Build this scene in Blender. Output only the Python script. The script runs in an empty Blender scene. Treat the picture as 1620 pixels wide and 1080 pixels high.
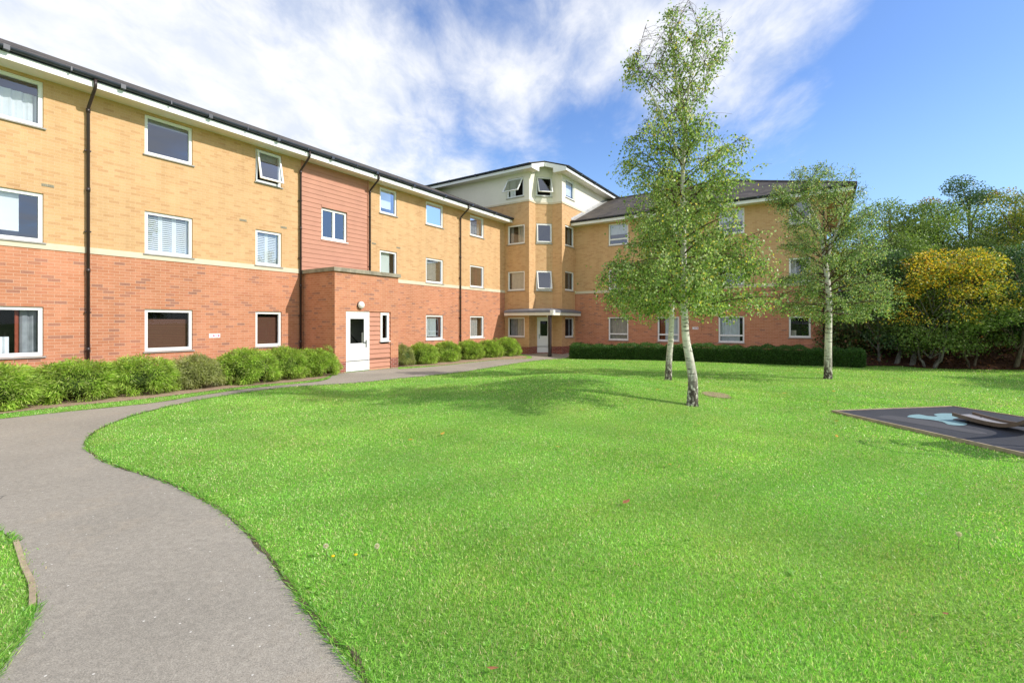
import bpy, math, random
import numpy as np
from mathutils import Vector, Matrix
from mathutils.geometry import delaunay_2d_cdt

random.seed(7)
rng = np.random.default_rng(11)
R = math.radians
scene = bpy.context.scene
COL = scene.collection

# ------------------------------------------------------------------ site frame
# world: camera stands at (0,0,1.65) looking along +Y.  The building has its own frame:
# local x points out of the left wing's facade, local y runs along that facade away from the camera.
TH = math.atan2(490, 737)
JX, JY = -0.418, 26.809
EX = (math.cos(TH), -math.sin(TH))
DY = (math.sin(TH), math.cos(TH))
def W(x, y):
    return (JX + EX[0]*x + DY[0]*y, JY + EX[1]*x + DY[1]*y)

def sstep(a, b, x):
    t = np.clip((x-a)/(b-a), 0, 1); return t*t*(3-2*t)
def terrain(x, y):
    x = np.asarray(x, float); y = np.asarray(y, float)
    z = -.04*sstep(10, 22, y)
    z = z - .13*np.exp(-(((x-3.6)/3.2)**2+((y-24.4)/2.6)**2))
    z = z + .42*np.exp(-(((x-1.3)/2.7)**2+((y-10.7)/2.7)**2))
    z = z + np.where(x > 11, 1.3*sstep(0, 5, (y-17.6)*.75+(x-15)*.55), 0)
    return z
def tz(x, y): return float(terrain(x, y))

# ------------------------------------------------------------------ node helpers
class NT:
    def __init__(s, name):
        s.m = bpy.data.materials.new(name); s.m.use_nodes = True
        s.t = s.m.node_tree; s.t.nodes.clear()
        s.out = s.t.nodes.new('ShaderNodeOutputMaterial')
    def n(s, typ, ins=None, **kw):
        nd = s.t.nodes.new(typ)
        for k, v in kw.items(): setattr(nd, k, v)
        for k, v in (ins or {}).items(): s.set(nd.inputs[k], v)
        return nd
    def set(s, sock, v):
        if hasattr(v, 'bl_idname') and hasattr(v, 'outputs'): s.t.links.new(v.outputs[0], sock)
        elif isinstance(v, bpy.types.NodeSocket): s.t.links.new(v, sock)
        else: sock.default_value = v
    def math(s, op, a, b=0.0, c=0.0):
        return s.n('ShaderNodeMath', {0: a, 1: b, 2: c}, operation=op).outputs[0]
    def mix(s, f, a, b, mode='MIX'):
        nd = s.n('ShaderNodeMix', data_type='RGBA', blend_type=mode)
        s.set(nd.inputs[0], f); s.set(nd.inputs[6], a); s.set(nd.inputs[7], b)
        return nd.outputs[2]
    def ramp(s, fac, stops, interp='LINEAR'):
        nd = s.n('ShaderNodeValToRGB', {0: fac}); cr = nd.color_ramp; cr.interpolation = interp
        while len(cr.elements) < len(stops): cr.elements.new(.5)
        for e, (p, c) in zip(cr.elements, stops):
            e.position = p; e.color = (*c, 1) if len(c) == 3 else c
        return nd.outputs[0]
    def noise(s, vec, scale, detail=3, rough=.55, dist=0.0):
        return s.n('ShaderNodeTexNoise', {'Vector': vec, 'Scale': scale, 'Detail': detail, 'Roughness': rough, 'Distortion': dist}).outputs[0]
    def coord(s, which='Object'): return s.n('ShaderNodeTexCoord').outputs[which]
    def scaled(s, vec, sc):
        return s.n('ShaderNodeMapping', {'Vector': vec, 'Scale': sc}).outputs[0]
    def bump(s, h, strength=.3, dist=.01):
        return s.n('ShaderNodeBump', {'Height': h, 'Strength': strength, 'Distance': dist}).outputs[0]
    def pbr(s, col, rough=.7, spec=.3, metal=0.0, normal=None):
        b = s.n('ShaderNodeBsdfPrincipled', {'Base Color': col, 'Roughness': rough, 'Specular IOR Level': spec, 'Metallic': metal})
        if normal is not None: s.set(b.inputs['Normal'], normal)
        return b
    def done(s, sh):
        s.t.links.new(sh.outputs[0], s.out.inputs[0]); return s.m

def c4(c): return (*c, 1)

def plain(name, col, rough=.6, spec=.3, var=.12, scale=3.0, metal=0.0, dirt=None):
    k = NT(name); v = k.coord()
    n1 = k.noise(v, scale, 5, .6)
    a = tuple(x*(1-var) for x in col); b = tuple(min(1, x*(1+var)) for x in col)
    c = k.ramp(n1, [(.3, a), (.7, b)])
    if dirt:
        n2 = k.noise(k.scaled(v, (6, 6, .7)), 2.0, 5, .65)
        c = k.mix(k.ramp(n2, [(.52, (0, 0, 0)), (.75, (.55, .55, .55))]), c, c4(dirt))
    return k.done(k.pbr(c, rough, spec, metal))

def brick(name, cols, mortar, big=.18):
    k = NT(name); uv = k.n('ShaderNodeUVMap').outputs[0]
    sp = k.n('ShaderNodeSeparateXYZ', {0: uv})
    v = k.math('DIVIDE', sp.outputs[1], .075); row = k.math('FLOOR', v); fv = k.math('FRACT', v)
    half = k.math('MULTIPLY', k.math('MODULO', row, 2.0), .5)
    u = k.math('ADD', k.math('DIVIDE', sp.outputs[0], .225), half)
    cl = k.math('FLOOR', u); fu = k.math('FRACT', u)
    cell = k.n('ShaderNodeCombineXYZ', {0: cl, 1: row})
    wn = k.n('ShaderNodeTexWhiteNoise', {0: cell}, noise_dimensions='2D').outputs[0]
    col = k.ramp(wn, cols)
    bn = k.noise(uv, .55, 4, .6)
    col = k.mix(1.0, col, k.ramp(bn, [(.25, (1-big,)*3), (.75, (1+big*.6,)*3)]), 'MULTIPLY')
    st = k.noise(k.scaled(uv, (2.6, .22, 1)), 1.0, 5, .65)
    col = k.mix(1.0, col, k.ramp(st, [(.3, (.90, .89, .87)), (.6, (1.03,)*3)]), 'MULTIPLY')
    fine = k.noise(uv, 60, 2, .6)
    col = k.mix(1.0, col, k.ramp(fine, [(.3, (.85,)*3), (.7, (1.12,)*3)]), 'MULTIPLY')
    mu = k.math('LESS_THAN', fu, .045); mv = k.math('LESS_THAN', fv, .14)
    mm = k.math('MAXIMUM', mu, mv)
    col = k.mix(k.math('MULTIPLY', mm, .8), col, c4(mortar))
    h = k.math('SUBTRACT', 1.0, mm)
    return k.done(k.pbr(col, .85, .2, 0, k.bump(h, .35, .006)))

MT = {}
MT['yellow_brick'] = brick('yellow brick', [(0, (.56, .33, .16)), (.2, (.615, .38, .19)), (.6, (.65, .415, .215)), (.88, (.62, .385, .19)), (1, (.545, .315, .155))], (.64, .44, .27), .10)
MT['red_brick'] = brick('red brick', [(0, (.34, .17, .12)), (.08, (.42, .19, .125)), (.13, (.50, .205, .11)), (.5, (.545, .235, .13)), (.86, (.58, .26, .15)), (1, (.50, .20, .115))], (.60, .385, .27), .12)
MT['plinth_brick'] = brick('plinth brick', [(0, (.22, .06, .045)), (.5, (.30, .085, .06)), (1, (.36, .12, .08))], (.50, .42, .36))
MT['render'] = plain('cream render', (.80, .76, .66), .9, .1, .04, 1.2)
MT['cladding'] = plain('terracotta cladding', (.51, .245, .165), .6, .3, .07, 2.0)
MT['stone'] = plain('cream cast stone', (.66, .58, .44), .85, .2, .08, 2.5)
MT['coping'] = plain('weathered coping stone', (.30, .265, .20), .9, .2, .3, 4.0, dirt=(.12, .11, .09))
MT['white'] = plain('white painted board', (.82, .82, .80), .45, .4, .03, 2.0)
MT['upvc'] = plain('white window plastic', (.84, .84, .83), .35, .5, .02, 3.0)
MT['soffit'] = plain('cream soffit board', (.78, .74, .66), .6, .3, .04, 2.0)
MT['bounce_soffit'] = plain('bounce tinted soffit board', (.62, .50, .33), .7, .3, .06, 2.0)  # cream board with light bounced off the brick put into its colour
MT['gutter'] = plain('dark gutter plastic', (.030, .036, .055), .35, .5, .2, 5.0)
MT['pipe'] = plain('dark brown downpipe', (.040, .026, .025), .35, .5, .2, 5.0)
MT['lead'] = plain('grey lead sheet', (.16, .17, .20), .5, .4, .15, 4.0)
MT['flash'] = plain('pale lead flashing', (.42, .42, .42), .6, .3, .15, 4.0)
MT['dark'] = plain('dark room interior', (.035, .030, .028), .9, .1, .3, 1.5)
MT['steel'] = plain('dark steel post', (.035, .03, .032), .4, .5, .15, 4.0)
MT['metal'] = plain('brushed metal handle', (.35, .35, .36), .3, .5, .1, 8.0, metal=.9)
MT['sillgrey'] = plain('grey window sill', (.36, .34, .31), .7, .3, .12, 6.0)
MT['vent'] = plain('grey air brick', (.30, .27, .20), .8, .2, .25, 30.0)
MT['blind_white'] = plain('white blind fabric', (.86, .87, .88), .8, .2, .03, 2.0)
MT['blind_pale'] = plain('pale green blind', (.82, .88, .82), .8, .2, .06, 2.0)
MT['curtain_beige'] = plain('beige curtain', (.56, .50, .42), .85, .1, .15, 5.0)
MT['curtain_white'] = plain('white net curtain', (.78, .80, .82), .85, .1, .08, 5.0)
MT['curtain_red'] = plain('rust red curtain', (.34, .085, .05), .85, .1, .2, 5.0)
MT['curtain_grey'] = plain('grey curtain', (.30, .31, .33), .85, .1, .2, 5.0)
MT['globe'] = plain('opal lamp cover', (.82, .81, .76), .25, .5, .02, 4.0)
MT['sign_white'] = plain('white sign plate', (.80, .79, .79), .4, .4, .03, 8.0)
MT['sign_pink'] = plain('magenta sign print', (.55, .10, .25), .5, .3, .1, 20.0)
MT['timber'] = plain('weathered timber edging', (.42, .33, .22), .85, .2, .25, 9.0)
MT['darkwood'] = plain('dark stained fence timber', (.05, .038, .03), .8, .2, .3, 6.0)
MT['slide_side'] = plain('brown slide side board', (.17, .12, .085), .5, .4, .2, 8.0)
MT['slide_steel'] = plain('dull slide steel', (.40, .37, .35), .4, .5, .12, 5.0, metal=.25)
MT['splash'] = plain('pale blue play rubber', (.235, .37, .395), .9, .15, .12, 30.0)
MT['greyplay'] = plain('grey play rubber', (.10, .098, .105), .9, .15, .15, 40.0)

def wood_blind():
    k = NT('brown slatted blind'); uv = k.n('ShaderNodeUVMap').outputs[0]
    v = k.n('ShaderNodeSeparateXYZ', {0: uv}).outputs[1]
    f = k.math('FRACT', k.math('DIVIDE', v, .05))
    c = k.ramp(f, [(0, (.05, .02, .012)), (.2, (.13, .050, .028)), (1, (.15, .06, .034))])
    return k.done(k.pbr(c, .6, .3))
MT['blind_wood'] = wood_blind()

def glass(name, base):
    k = NT(name)
    tr = k.n('ShaderNodeBsdfTransparent', {'Color': (.86, .90, .92, 1)})
    gl = k.n('ShaderNodeBsdfGlossy', {'Color': (.82, .87, 1.0, 1), 'Roughness': .01})
    nb = k.bump(k.noise(k.coord(), 1.3, 1, .5), .05, .02); k.set(gl.inputs['Normal'], nb)
    lw = k.n('ShaderNodeLayerWeight', {'Blend': .30})
    fac = k.math('ADD', k.math('MULTIPLY', lw.outputs[0], .65), base)
    mx = k.n('ShaderNodeMixShader', {0: fac, 1: tr, 2: gl})
    return k.done(mx)
MT['glass'] = glass('window glass', .15); MT['glass_low'] = glass('ground floor glass', .0)

def roof_mat(name, a, b, moss):
    k = NT(name); uv = k.n('ShaderNodeUVMap').outputs[0]
    sp = k.n('ShaderNodeSeparateXYZ', {0: uv})
    v = k.math('DIVIDE', sp.outputs[1], .30); row = k.math('FLOOR', v); fv = k.math('FRACT', v)
    u = k.math('ADD', k.math('DIVIDE', sp.outputs[0], .33), k.math('MULTIPLY', k.math('MODULO', row, 2.0), .5))
    wn = k.n('ShaderNodeTexWhiteNoise', {0: k.n('ShaderNodeCombineXYZ', {0: k.math('FLOOR', u), 1: row})}, noise_dimensions='2D').outputs[0]
    c = k.ramp(wn, [(0, a), (1, b)])
    n = k.noise(uv, .8, 5, .65)
    c = k.mix(k.ramp(n, [(.45, (0, 0, 0)), (.7, (.7, .7, .7))]), c, c4(moss))
    edge = k.math('LESS_THAN', fv, .09)
    c = k.mix(k.math('MULTIPLY', edge, .6), c, (.02, .02, .02, 1))
    return k.done(k.pbr(c, .85, .2, 0, k.bump(fv, .6, .02)))
MT['roof'] = roof_mat('concrete roof tiles', (.070, .062, .058), (.125, .108, .096), (.135, .118, .088))

def asphalt():
    k = NT('worn asphalt'); v = k.coord()
    c = k.ramp(k.noise(v, .55, 5, .6), [(.3, (.295, .266, .216)), (.7, (.385, .343, .278))])
    c = k.mix(k.ramp(k.noise(k.scaled(v, (1, 1, 1)), 1.7, 4, .7), [(.55, (0, 0, 0)), (.8, (.5, .5, .5))]), c, (.42, .345, .25, 1))
    g = k.noise(v, 140, 3, .7)
    c = k.mix(1.0, c, k.ramp(g, [(.25, (.50,)*3), (.5, (1.0,)*3), (.75, (1.5,)*3)]), 'MULTIPLY')
    c = k.mix(1.0, c, k.ramp(k.noise(v, 22, 4, .7), [(.3, (.84,)*3), (.7, (1.14,)*3)]), 'MULTIPLY')
    vo = k.n('ShaderNodeTexVoronoi', {'Vector': v, 'Scale': 28.0})
    pick = k.math('LESS_THAN', k.n('ShaderNodeSeparateColor', {0: vo.outputs['Color']}).outputs[0], .045)
    dot = k.math('MULTIPLY', k.math('LESS_THAN', vo.outputs['Distance'], .15), pick)
    c = k.mix(dot, c, (.72, .68, .60, 1))
    crack = k.n('ShaderNodeTexVoronoi', {'Vector': k.mix(.06, v, k.n('ShaderNodeTexNoise', {'Vector': v, 'Scale': 3.0}).outputs[1]), 'Scale': .55}, feature='DISTANCE_TO_EDGE')
    cm = k.math('MULTIPLY', k.math('LESS_THAN', crack.outputs[0], .004), k.math('GREATER_THAN', k.noise(v, .4, 2), .58))
    c = k.mix(k.math('MULTIPLY', cm, .6), c, (.07, .065, .06, 1))
    return k.done(k.pbr(c, .9, .25, 0, k.bump(g, .5, .004)))
MT['asphalt'] = asphalt()

def soil(name, a, b, s):
    k = NT(name); v = k.coord()
    n = k.noise(v, 7, 6, .7)
    c = k.ramp(n, [(.3, a), (.72, b)])
    c = k.mix(k.math('GREATER_THAN', k.noise(v, 38, 2, .6), .66), c, c4(s))
    return k.done(k.pbr(c, .95, .1, 0, k.bump(n, .8, .03)))
MT['soil'] = soil('dry bed soil', (.26, .175, .115), (.48, .35, .245), (.56, .44, .32))
MT['litter'] = soil('woodland leaf litter', (.05, .028, .02), (.135, .07, .045), (.22, .10, .05))
MT['bare'] = soil('bare trodden soil', (.24, .19, .10), (.42, .33, .21), (.26, .38, .09))

def lawn():
    k = NT('lawn turf'); v = k.coord()
    big = k.noise(v, .35, 4, .6); mid = k.noise(v, 2.2, 5, .65); fine = k.noise(v, 60, 3, .7)
    c = k.ramp(big, [(.3, (.20, .42, .065)), (.5, (.26, .47, .08)), (.72, (.35, .51, .105))])
    c = k.mix(k.ramp(mid, [(.5, (0, 0, 0)), (.75, (.55,)*3)]), c, (.34, .50, .08, 1))
    c = k.mix(1.0, c, k.ramp(fine, [(.25, (.45,)*3), (.55, (.95,)*3), (.8, (1.3,)*3)]), 'MULTIPLY')
    return k.done(k.pbr(c, .9, .15, 0, k.bump(fine, .8, .03)))
MT['lawn'] = lawn()

def rubber():
    k = NT('black play rubber'); v = k.coord()
    c = k.ramp(k.noise(v, .9, 4, .6), [(.3, (.040, .041, .048)), (.7, (.062, .062, .070))])
    c = k.mix(1.0, c, k.ramp(k.noise(v, 130, 2, .7), [(.3, (.6,)*3), (.7, (1.5,)*3)]), 'MULTIPLY')
    return k.done(k.pbr(c, .85, .3))
MT['rubber'] = rubber()

def leaf_mat(name, trans=.35, rough=.45, spec=.4):
    k = NT(name); a = k.n('ShaderNodeAttribute', attribute_name='Col').outputs[0]
    b = k.pbr(a, rough, spec)
    t = k.n('ShaderNodeBsdfTranslucent', {'Color': k.mix(1.0, a, (1.15, 1.2, .6, 1), 'MULTIPLY')})
    return k.done(k.n('ShaderNodeMixShader', {0: trans, 1: b, 2: t}))
MT['leaf'] = leaf_mat('tree leaf')
MT['birchleaf'] = leaf_mat('birch leaf', .48, .40, .4)
MT['shrubleaf'] = leaf_mat('shrub leaf', .45, .45, .35)
MT['grassblade'] = leaf_mat('grass blade', .42, .38, .5)

def bark_birch():
    k = NT('birch bark'); v = k.coord()
    z = k.n('ShaderNodeSeparateXYZ', {0: v}).outputs[2]
    band = k.noise(k.scaled(v, (5, 5, 26)), 1.0, 4, .6)
    c = k.ramp(k.noise(v, 9, 3), [(.3, (.60, .55, .46)), (.7, (.80, .77, .70))])
    c = k.mix(k.ramp(band, [(.57, (0, 0, 0)), (.66, (.9,)*3)]), c, (.07, .06, .05, 1))
    rough = k.noise(k.scaled(v, (16, 16, 8)), 1.0, 4, .7)
    low = k.math('MULTIPLY', k.math('SUBTRACT', 1.0, k.n('ShaderNodeMapRange', {0: z, 1: .30, 2: 1.0}).outputs[0]), k.ramp(rough, [(.40, (0,)*3), (.50, (1,)*3)]))
    c = k.mix(low, c, (.075, .06, .05, 1))
    return k.done(k.pbr(c, .75, .25, 0, k.bump(rough, .5, .02)))
MT['birch'] = bark_birch()
def bark(name, a, b):
    k = NT(name); v = k.coord()
    n = k.noise(k.scaled(v, (14, 14, 3)), 1.0, 5, .65)
    return k.done(k.pbr(k.ramp(n, [(.35, a), (.65, b)]), .9, .15, 0, k.bump(n, .6, .03)))
MT['bark_grey'] = bark('pale grey bark', (.07, .065, .055), (.22, .21, .185))
MT['bark_brown'] = bark('brown bark', (.06, .05, .035), (.17, .14, .10))
MT['twig'] = bark('reddish twig bark', (.08, .05, .035), (.16, .11, .08))

# ------------------------------------------------------------------ object helpers
def tag(o, label=None, cat=None, group=None, kind=None):
    if label: o['label'] = label
    if cat: o['category'] = cat
    if group: o['group'] = group
    if kind: o['kind'] = kind
    return o
def empty(name, loc, rz=0.0):
    o = bpy.data.objects.new(name, None); COL.objects.link(o)
    o.location = loc; o.rotation_euler = (0, 0, rz); o.empty_display_size = .3
    return o
def link(name, me, parent=None, loc=(0, 0, 0)):
    o = bpy.data.objects.new(name, me); COL.objects.link(o); o.location = loc
    if parent is not None: o.parent = parent
    return o

class MB:
    def __init__(s): s.v = []; s.f = []; s.mi = []; s.sm = []
    def quad(s, *p, m=0, smooth=False):
        b = len(s.v); s.v += [tuple(q) for q in p]; s.f.append(tuple(range(b, b+len(p)))); s.mi.append(m); s.sm.append(smooth)
    def hexa(s, p, m=0):
        """8 points: bottom ring 0-3 counter-clockwise seen from above, top ring 4-7"""
        b = len(s.v); s.v += [tuple(q) for q in p]
        for f in ((3, 2, 1, 0), (4, 5, 6, 7), (0, 1, 5, 4), (1, 2, 6, 5), (2, 3, 7, 6), (3, 0, 4, 7)):
            s.f.append(tuple(b+i for i in f)); s.mi.append(m); s.sm.append(False)
    def box(s, a, b, m=0):
        (x0, y0, z0), (x1, y1, z1) = a, b
        if x0 > x1: x0, x1 = x1, x0
        if y0 > y1: y0, y1 = y1, y0
        if z0 > z1: z0, z1 = z1, z0
        s.hexa([(x0, y0, z0), (x1, y0, z0), (x1, y1, z0), (x0, y1, z0), (x0, y0, z1), (x1, y0, z1), (x1, y1, z1), (x0, y1, z1)], m)
    def prism(s, poly, ext, m=0, smooth=False):
        """poly: list of 3D points, ext: extrusion vector"""
        b = len(s.v); n = len(poly); e = Vector(ext)
        s.v += [tuple(p) for p in poly] + [tuple(Vector(p)+e) for p in poly]
        s.f.append(tuple(reversed(range(b, b+n)))); s.mi.append(m); s.sm.append(False)
        s.f.append(tuple(range(b+n, b+2*n))); s.mi.append(m); s.sm.append(False)
        for i in range(n):
            j = (i+1) % n; s.f.append((b+i, b+j, b+n+j, b+n+i)); s.mi.append(m); s.sm.append(smooth)
    def tube(s, pts, rad, n=8, m=0, cap=True):
        pts = [Vector(p) for p in pts]
        if not hasattr(rad, '__len__'): rad = [rad]*len(pts)
        b = len(s.v); up = None
        for i, p in enumerate(pts):
            t = (pts[min(i+1, len(pts)-1)]-pts[max(i-1, 0)]).normalized()
            if up is None:
                up = Vector((1, 0, 0)) if abs(t.x) < .8 else Vector((0, 1, 0))
            a = t.cross(up).normalized(); c = a.cross(t).normalized(); up = c
            for q in range(n):
                w = 2*math.pi*q/n
                s.v.append(tuple(p+(a*math.cos(w)+c*math.sin(w))*rad[i]))
        for i in range(len(pts)-1):
            for q in range(n):
                r = (q+1) % n
                s.f.append((b+i*n+q, b+i*n+r, b+(i+1)*n+r, b+(i+1)*n+q)); s.mi.append(m); s.sm.append(True)
        if cap:
            s.f.append(tuple(b+q for q in reversed(range(n)))); s.mi.append(m); s.sm.append(False)
            s.f.append(tuple(b+(len(pts)-1)*n+q for q in range(n))); s.mi.append(m); s.sm.append(False)
    def ball(s, c, r, seg=14, rings=8, m=0, sc=(1, 1, 1)):
        b = len(s.v)
        for i in range(rings+1):
            a = math.pi*i/rings
            for q in range(seg):
                w = 2*math.pi*q/seg
                s.v.append((c[0]+r*sc[0]*math.sin(a)*math.cos(w), c[1]+r*sc[1]*math.sin(a)*math.sin(w), c[2]+r*sc[2]*math.cos(a)))
        for i in range(rings):
            for q in range(seg):
                t = (q+1) % seg
                s.f.append((b+i*seg+q, b+(i+1)*seg+q, b+(i+1)*seg+t, b+i*seg+t)); s.mi.append(m); s.sm.append(True)
    def mesh(s, name, mats):
        me = bpy.data.meshes.new(name); me.from_pydata(s.v, [], s.f)
        if not isinstance(mats, (list, tuple)): mats = [mats]
        for m in mats: me.materials.append(m)
        me.polygons.foreach_set('material_index', s.mi)
        me.polygons.foreach_set('use_smooth', s.sm)
        uv = me.uv_layers.new(name='UVMap')
        me.update()
        for p in me.polygons:
            n = p.normal
            if abs(n.z) > .8:
                for li in p.loop_indices:
                    c = me.vertices[me.loops[li].vertex_index].co; uv.data[li].uv = (c.x, c.y)
            else:
                h = math.hypot(n.x, n.y); tx, ty = -n.y/h, n.x/h
                for li in p.loop_indices:
                    c = me.vertices[me.loops[li].vertex_index].co; uv.data[li].uv = (c.x*tx+c.y*ty, c.z)
        return me
    def build(s, name, mats, parent=None, loc=(0, 0, 0)):
        return link(name, s.mesh(name, mats), parent, loc)

def leaf_mesh(name, P, D, S, L, Wd, C, mat, fold=0.0):
    """one kite-shaped leaf per row: base P, axis D, side S, length L, width Wd, colour C"""
    n = len(P); L = np.broadcast_to(np.asarray(L, float), (n,))[:, None]; Wd = np.broadcast_to(np.asarray(Wd, float), (n,))[:, None]
    v = np.empty((n, 4, 3))
    v[:, 0] = P; v[:, 1] = P+D*L*.45+S*Wd*.5; v[:, 2] = P+D*L; v[:, 3] = P+D*L*.45-S*Wd*.5
    me = bpy.data.meshes.new(name)
    me.vertices.add(n*4); me.vertices.foreach_set('co', v.reshape(-1))
    me.loops.add(n*4); me.loops.foreach_set('vertex_index', np.arange(n*4, dtype=np.int32))
    me.polygons.add(n); me.polygons.foreach_set('loop_start', np.arange(0, n*4, 4, dtype=np.int32)); me.polygons.foreach_set('loop_total', np.full(n, 4, np.int32))
    at = me.color_attributes.new('Col', 'FLOAT_COLOR', 'POINT')
    cc = np.ones((n, 4, 4), np.float32); cc[:, :, :3] = np.asarray(C)[:, None, :]
    at.data.foreach_set('color', cc.reshape(-1))
    me.materials.append(mat); me.update(); me.validate()
    return me

def unit(a): return a/np.maximum(np.linalg.norm(a, axis=-1, keepdims=True), 1e-9)
def rand_side(D):
    r = rng.normal(size=D.shape); return unit(np.cross(D, r))
def tint(n, cols, w, jit=.25):
    cols = np.array(cols); i = rng.choice(len(cols), n, p=np.array(w)/sum(w))
    return np.clip(cols[i]*(1+rng.uniform(-jit, jit, (n, 1))), .004, 1)

def in_poly(x, y, poly):
    x = np.asarray(x); y = np.asarray(y); ins = np.zeros(x.shape, bool); n = len(poly); j = n-1
    for i in range(n):
        xi, yi = poly[i]; xj, yj = poly[j]
        if yi != yj:
            c = ((yi > y) != (yj > y)) & (x < (xj-xi)*(y-yi)/(yj-yi)+xi)
            ins ^= c
        j = i
    return ins

def smooth_line(pts, step=.35):
    """Catmull-Rom through the points"""
    out = []
    for i in range(len(pts)-1):
        p0 = pts[max(i-1, 0)]; p1 = pts[i]; p2 = pts[i+1]; p3 = pts[min(i+2, len(pts)-1)]
        m = max(1, int(math.dist(p1, p2)/step))
        for k in range(m):
            t = k/m
            out.append(tuple(.5*(2*p1[a]+(p2[a]-p0[a])*t+(2*p0[a]-5*p1[a]+4*p2[a]-p3[a])*t*t+(3*p1[a]-p0[a]-3*p2[a]+p3[a])*t**3) for a in (0, 1)))
    out.append(pts[-1]); return out

def sheet(name, poly, dz, mat, step=.4, parent=None):
    xs = [p[0] for p in poly]; ys = [p[1] for p in poly]
    gx, gy = np.meshgrid(np.arange(min(xs), max(xs), step), np.arange(min(ys), max(ys), step))
    gx = gx.ravel()+.013; gy = gy.ravel()+.017
    k = in_poly(gx, gy, poly)
    P = [Vector(p) for p in poly]+[Vector((a, b)) for a, b in zip(gx[k], gy[k])]
    n = len(poly)
    vs, _, fs, *_ = delaunay_2d_cdt(P, [], [list(range(n))], 1, 1e-5)
    me = bpy.data.meshes.new(name)
    me.from_pydata([(v.x, v.y, tz(v.x, v.y)+dz) for v in vs], [], [tuple(f) for f in fs])
    me.update()
    if me.polygons and me.polygons[0].normal.z < 0: me.flip_normals()
    me.materials.append(mat)
    return link(name, me, parent)

# ------------------------------------------------------------------ ground
def spread(lo, hi, step, far):
    a = list(np.arange(lo, hi+1e-6, step)); g = step; v = hi; up = []
    while v < far: g *= 1.6; v += g; up.append(v)
    g = step; v = lo; dn = []
    while v > -far: g *= 1.6; v -= g; dn.append(v)
    return np.array(dn[::-1]+a+up)
gx = spread(-17, 27, .25, 600); gy = spread(-5, 33, .25, 600)
X, Y = np.meshgrid(gx, gy); Z = terrain(X, Y)
V = np.stack([X, Y, Z], -1).reshape(-1, 3); nx, ny = len(gx), len(gy)
idx = np.arange(nx*ny).reshape(ny, nx)
F = np.stack([idx[:-1, :-1], idx[:-1, 1:], idx[1:, 1:], idx[1:, :-1]], -1).reshape(-1, 4)
me = bpy.data.meshes.new('ground'); me.from_pydata(V.tolist(), [], F.tolist()); me.materials.append(MT['lawn'])
me.polygons.foreach_set('use_smooth', np.ones(len(F), bool)); me.update()
ground = tag(link('ground', me), 'bright green mown lawn ground with a low mound', 'lawn', kind='structure')

path_right = [(.25, -1.2), (-.05, .6), (-.68, 2.14), (-.96, 2.44), (-1.31, 2.83), (-1.65, 3.21), (-1.91, 3.48), (-2.38, 3.94), (-2.79, 4.28), (-3.25, 4.61), (-3.85, 4.98), (-4.47, 5.31), (-5.05, 5.68), (-5.67, 6.2), (-6.11, 6.72), (-6.49, 7.41), (-6.79, 8.62), (-6.66, 10.22), (-5.83, 11.94), (-4.35, 12.82), (-3.23, 14.02), (-1.89, 15.52), (-.72, 17.67), (.55, 20.1), (1.64, 21.94), (2.6, 23.35), (2.95, 24.4), (3.2, 25.6)]
path_far = [(3.5, 27.5), (-.2, 27.2)]
path_after = [(.62, 25.57), (1.0, 24.66), (1.03, 23.71), (.76, 22.5), (-.59, 21.56), (-2.74, 18.36), (-4.13, 16.91)]
porch_side = [(-4.30, 17.55), (-5.72, 15.42), (-5.8, 15.16)]
path_left = [(-5.5, 14.07), (-5.52, 13.13), (-6.58, 11.82), (-7.11, 10.48), (-7.41, 9.58), (-8.19, 8.75), (-8.79, 8.0), (-9.7, 6.6), (-13, 1.9), (-15, -1.2)]
path_corner = [(-9, -1.2), (-7.0, 2.3), (-5.6, 3.5), (-4.6, 3.78), (-4.06, 3.70), (-3.91, 3.61), (-3.58, 3.39), (-3.02, 2.94), (-2.76, 2.71), (-2.55, 2.41), (-2.43, 2.22), (-2.1, 1.2), (-1.8, -1.2)]
PR = smooth_line(path_right); PA = smooth_line(path_after); PL = smooth_line(path_left); PC = smooth_line(path_corner[:5])[:-1]+smooth_line(path_corner[4:10], .12)[:-1]+smooth_line(path_corner[9:])
PATH = PR+path_far+PA+porch_side+PL+PC
tag(sheet('path', PATH, .006, MT['asphalt']), 'worn grey asphalt path winding to the building doors', 'path', kind='structure')

def verge(pts, label):
    m = MB(); n = len(pts); w = [random.uniform(.002, .014)+.012*math.sin(i*.37)**8 for i in range(n)]; w2 = [random.uniform(0, .01) for _ in pts]
    L_ = []
    for i in range(n):
        a = Vector(pts[max(i-1, 0)]); b = Vector(pts[min(i+1, n-1)]); d = (b-a).normalized(); nn = Vector((-d.y, d.x)); p = Vector(pts[i])
        l_, r_ = p+nn*w[i], p-nn*w2[i]-nn*.01
        L_.append(((l_.x, l_.y, tz(l_.x, l_.y)+.0095), (r_.x, r_.y, tz(r_.x, r_.y)+.0095)))
    for i in range(n-1): m.quad(L_[i][1], L_[i+1][1], L_[i+1][0], L_[i][0])
    tag(m.build('path_verge', MT['verge']), label, 'soil', kind='structure')
MT['verge'] = soil('dark verge soil', (.07, .06, .035), (.16, .125, .08), (.20, .22, .07))
verge(smooth_line(path_right[:-3], .07), 'thin dark crumbling soil line along the lawn edge of the path')
verge(smooth_line(path_left[:-1], .07), 'thin soil line between the path and the strip of grass')
bed_front = [(-13.2, 2.6), (-9.28, 8.44), (-9.03, 8.88), (-8.72, 9.32), (-7.98, 10.13), (-7.5, 11.06), (-6.85, 12.31), (-5.94, 13.28), (-5.66, 14.1)]
BED1 = smooth_line(bed_front)+[W(1.78, -12.57), W(.02, -12.57), W(.02, -24)]
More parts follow.
